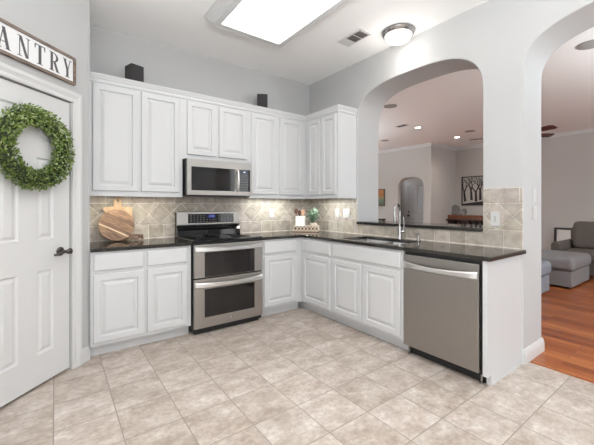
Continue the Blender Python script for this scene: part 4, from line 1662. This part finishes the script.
# tree silhouette art on the recessed wall
ar = thing('tree_picture', 'wide dark framed picture of black bare trees on pale ground above the console', 'picture', (XB - 0.02, 0.7, 1.26))
Ta = TX(XB - 0.001)
ay0, ay1, az0, az1 = 0.05, 1.288, 1.262, 2.133
MB().box(ay0 + 0.02, ay1 - 0.02, az0 + 0.02, az1 - 0.02, 0.0, 0.015, T=Ta).build('canvas', M['paper'], ar)
fr = MB()
for a, b_, c_, d in ((ay0, ay1, az0, az0 + 0.03), (ay0, ay1, az1 - 0.03, az1), (ay0, ay0 + 0.03, az0 + 0.03, az1 - 0.03), (ay1 - 0.03, ay1, az0 + 0.03, az1 - 0.03)):
    fr.box(a, b_, c_, d, 0.0, 0.03, T=Ta)
fr.build('frame', M['frameblk'], ar)
ts = MB()


def limb(y, z, a, l, wd, depth):
    y2, z2 = y + l * math.sin(a), z + l * math.cos(a)
    y2 = min(max(y2, ay0 + 0.04), ay1 - 0.04)
    z2 = min(z2, az1 - 0.035)
    nx, nz = math.cos(a), -math.sin(a)
    w2 = wd * 0.72
    ts.prism([(y - nx * wd / 2, z - nz * wd / 2), (y + nx * wd / 2, z + nz * wd / 2), (y2 + nx * w2 / 2, z2 + nz * w2 / 2), (y2 - nx * w2 / 2, z2 - nz * w2 / 2)], Ta, 0.0152, 0.0168 + 0.0002 * depth)
    if depth > 0 and z2 < az1 - 0.05:
        for s in (-1, 1):
            limb(y2, z2, a + s * random.uniform(0.2, 0.6), l * random.uniform(0.6, 0.8), w2 * 0.75, depth - 1)


for k, yb in enumerate((1.24, 1.05, 0.92, 0.80, 0.62, 0.46, 0.30, 0.16)):
    limb(yb - 0.06, az0 + 0.12 + 0.04 * (k % 2), random.uniform(-0.05, 0.22), 0.27, 0.075, 5)
ts.prism([(ay0 + 0.03, az0 + 0.03), (ay1 - 0.03, az0 + 0.03), (ay1 - 0.03, az0 + 0.05), (ay1 - 0.4, az0 + 0.10), (ay0 + 0.03, az0 + 0.17)], Ta, 0.0152, 0.0165)
ts.build('tree_silhouettes', M['artink'], ar)

# console below it
cn = thing('console_table', 'reddish brown wooden console with slatted base under the tree picture', 'console table', (6.72, 0.6, 0))
MB().box(6.42, 6.97, -0.3, 1.66, 0.815, 0.865).build('lower_board', M['consoledark'], cn, bevel=0.006)
MB().box(6.52, 6.97, -0.2, 1.50, 0.865, 0.975).build('drawer_box', M['console'], cn, bevel=0.004)
sl = MB()
for k in range(10):
    yy = -0.2 + k * 0.165
    sl.box(6.50, 6.56, yy, yy + 0.06, 0.55, 0.815)
sl.build('slats', M['consoledark'], cn)
MB().box(6.46, 6.95, -0.25, 1.45, 0.50, 0.55).build('shelf', M['console'], cn)
for a, b_ in ((6.47, -0.24), (6.47, 1.38), (6.88, -0.24), (6.88, 1.38)):
    MB().box(a, a + 0.06, b_, b_ + 0.06, 0.0, 0.815).build('leg', M['consoledark'], cn)
for (yy, rr3, nm) in ((1.36, 0.150, 'larger round grey decorative plate standing on the console'), (1.10, 0.095, 'smaller round grey decorative plate standing on the console')):
    dp_ = thing('decorative_plate', nm, 'plate', (6.75, yy, 0.975))
    z0 = 0.977 + rr3
    MB().lathe([(0, 0), (rr3 * 0.62, 0.004), (rr3 * 0.66, 0.012), (rr3, 0.024), (rr3, 0.030), (rr3 * 0.64, 0.018), (0, 0.010)], (6.77, yy, z0), 32, (-1, 0, 0.12)).build('plate', M['platem'], dp_)
    MB().tube([(6.68, yy - 0.04, 0.982), (6.76, yy - 0.04, 0.980), (6.80, yy - 0.04, z0)], 0.006, 6).tube([(6.68, yy + 0.04, 0.982), (6.76, yy + 0.04, 0.980), (6.80, yy + 0.04, z0)], 0.006, 6).build('stand', M['frameblk'], dp_)

# painting on the arch wall
pn = thing('painting', 'small abstract orange and teal painting left of the far arch', 'painting', (XA - 0.02, 3.3, 1.25))
Tp2 = TX(XA - 0.001)
MB().box(3.10, 3.53, 1.27, 1.775, 0.0, 0.028, T=Tp2).build('canvas', M['painting'], pn)
fr = MB()
for a, b_, c_, d in ((3.08, 3.55, 1.245, 1.272), (3.08, 3.55, 1.772, 1.80), (3.08, 3.105, 1.272, 1.772), (3.525, 3.55, 1.272, 1.772)):
    fr.box(a, b_, c_, d, 0.0, 0.04, T=Tp2)
fr.build('frame', mat('painting_frame', (0.10, 0.06, 0.04), 0.5), pn)
st_ = thing('side_table', 'low dark wooden table below the small abstract painting', 'side table', (5.3, 3.35, 0))
MB().box(5.12, 5.55, 3.02, 3.75, 0.80, 0.835).build('tabletop', M['consoledark'], st_, bevel=0.004)
for a, b_ in ((5.14, 3.04), (5.14, 3.68), (5.48, 3.04), (5.48, 3.68)):
    MB().box(a, a + 0.05, b_, b_ + 0.05, 0, 0.80).build('leg', M['consoledark'], st_)

# entry door seen through the far arch
d2 = thing('door_2', 'grey entry door seen through the far arch', 'door', (6.35, 2.5, 0), kind='structure')
Te = TX(6.38)
ed = MB()
panelled(ed, Te, 1.98, 2.86, 0.01, 2.05, [(2.10, 2.38, 0.25, 0.85), (2.46, 2.74, 0.25, 0.85), (2.10, 2.38, 1.0, 1.9), (2.46, 2.74, 1.0, 1.9)], 0.04, 0.04)
ed.build('door_slab', M['doorgrey'], d2)
dk = MB()
dk.lathe([(0, 0.04), (0.03, 0.04), (0.03, 0.05), (0.012, 0.055), (0.012, 0.08), (0.028, 0.09), (0.028, 0.11), (0, 0.12)], (6.38, 2.70, 0.93), 16, (-1, 0, 0))
dk.lathe([(0, 0.04), (0.03, 0.04), (0.03, 0.06), (0, 0.065)], (6.38, 2.70, 1.05), 16, (-1, 0, 0))
dk.build('door_knob', M['frameblk'], d2)

# repeats share a group
GROUPS = {'base_cabinet': 'base cabinets', 'wall_cabinet': 'wall cabinets', 'wall_outlet': 'wall outlets', 'light_switch': 'light switches',
          'cutting_board': 'cutting boards leaning on the backsplash', 'wooden_spoon': 'spoons in the white crock', 'bookshelf_speaker': 'speakers on the wall cabinets',
          'recessed_downlight': 'recessed downlights', 'ceiling_speaker': 'ceiling speakers', 'cabinet_light': 'lights under the wall cabinets',
          'decorative_plate': 'plates on the console', 'air_vent': 'ceiling air vents', 'countertop': 'granite countertops', 'backsplash': 'tile backsplashes'}
for o in list(COL.objects):
    k = o.name.split('.')[0]
    if o.parent is None and k in GROUPS and 'label' in o:
        o['group'] = GROUPS[k]
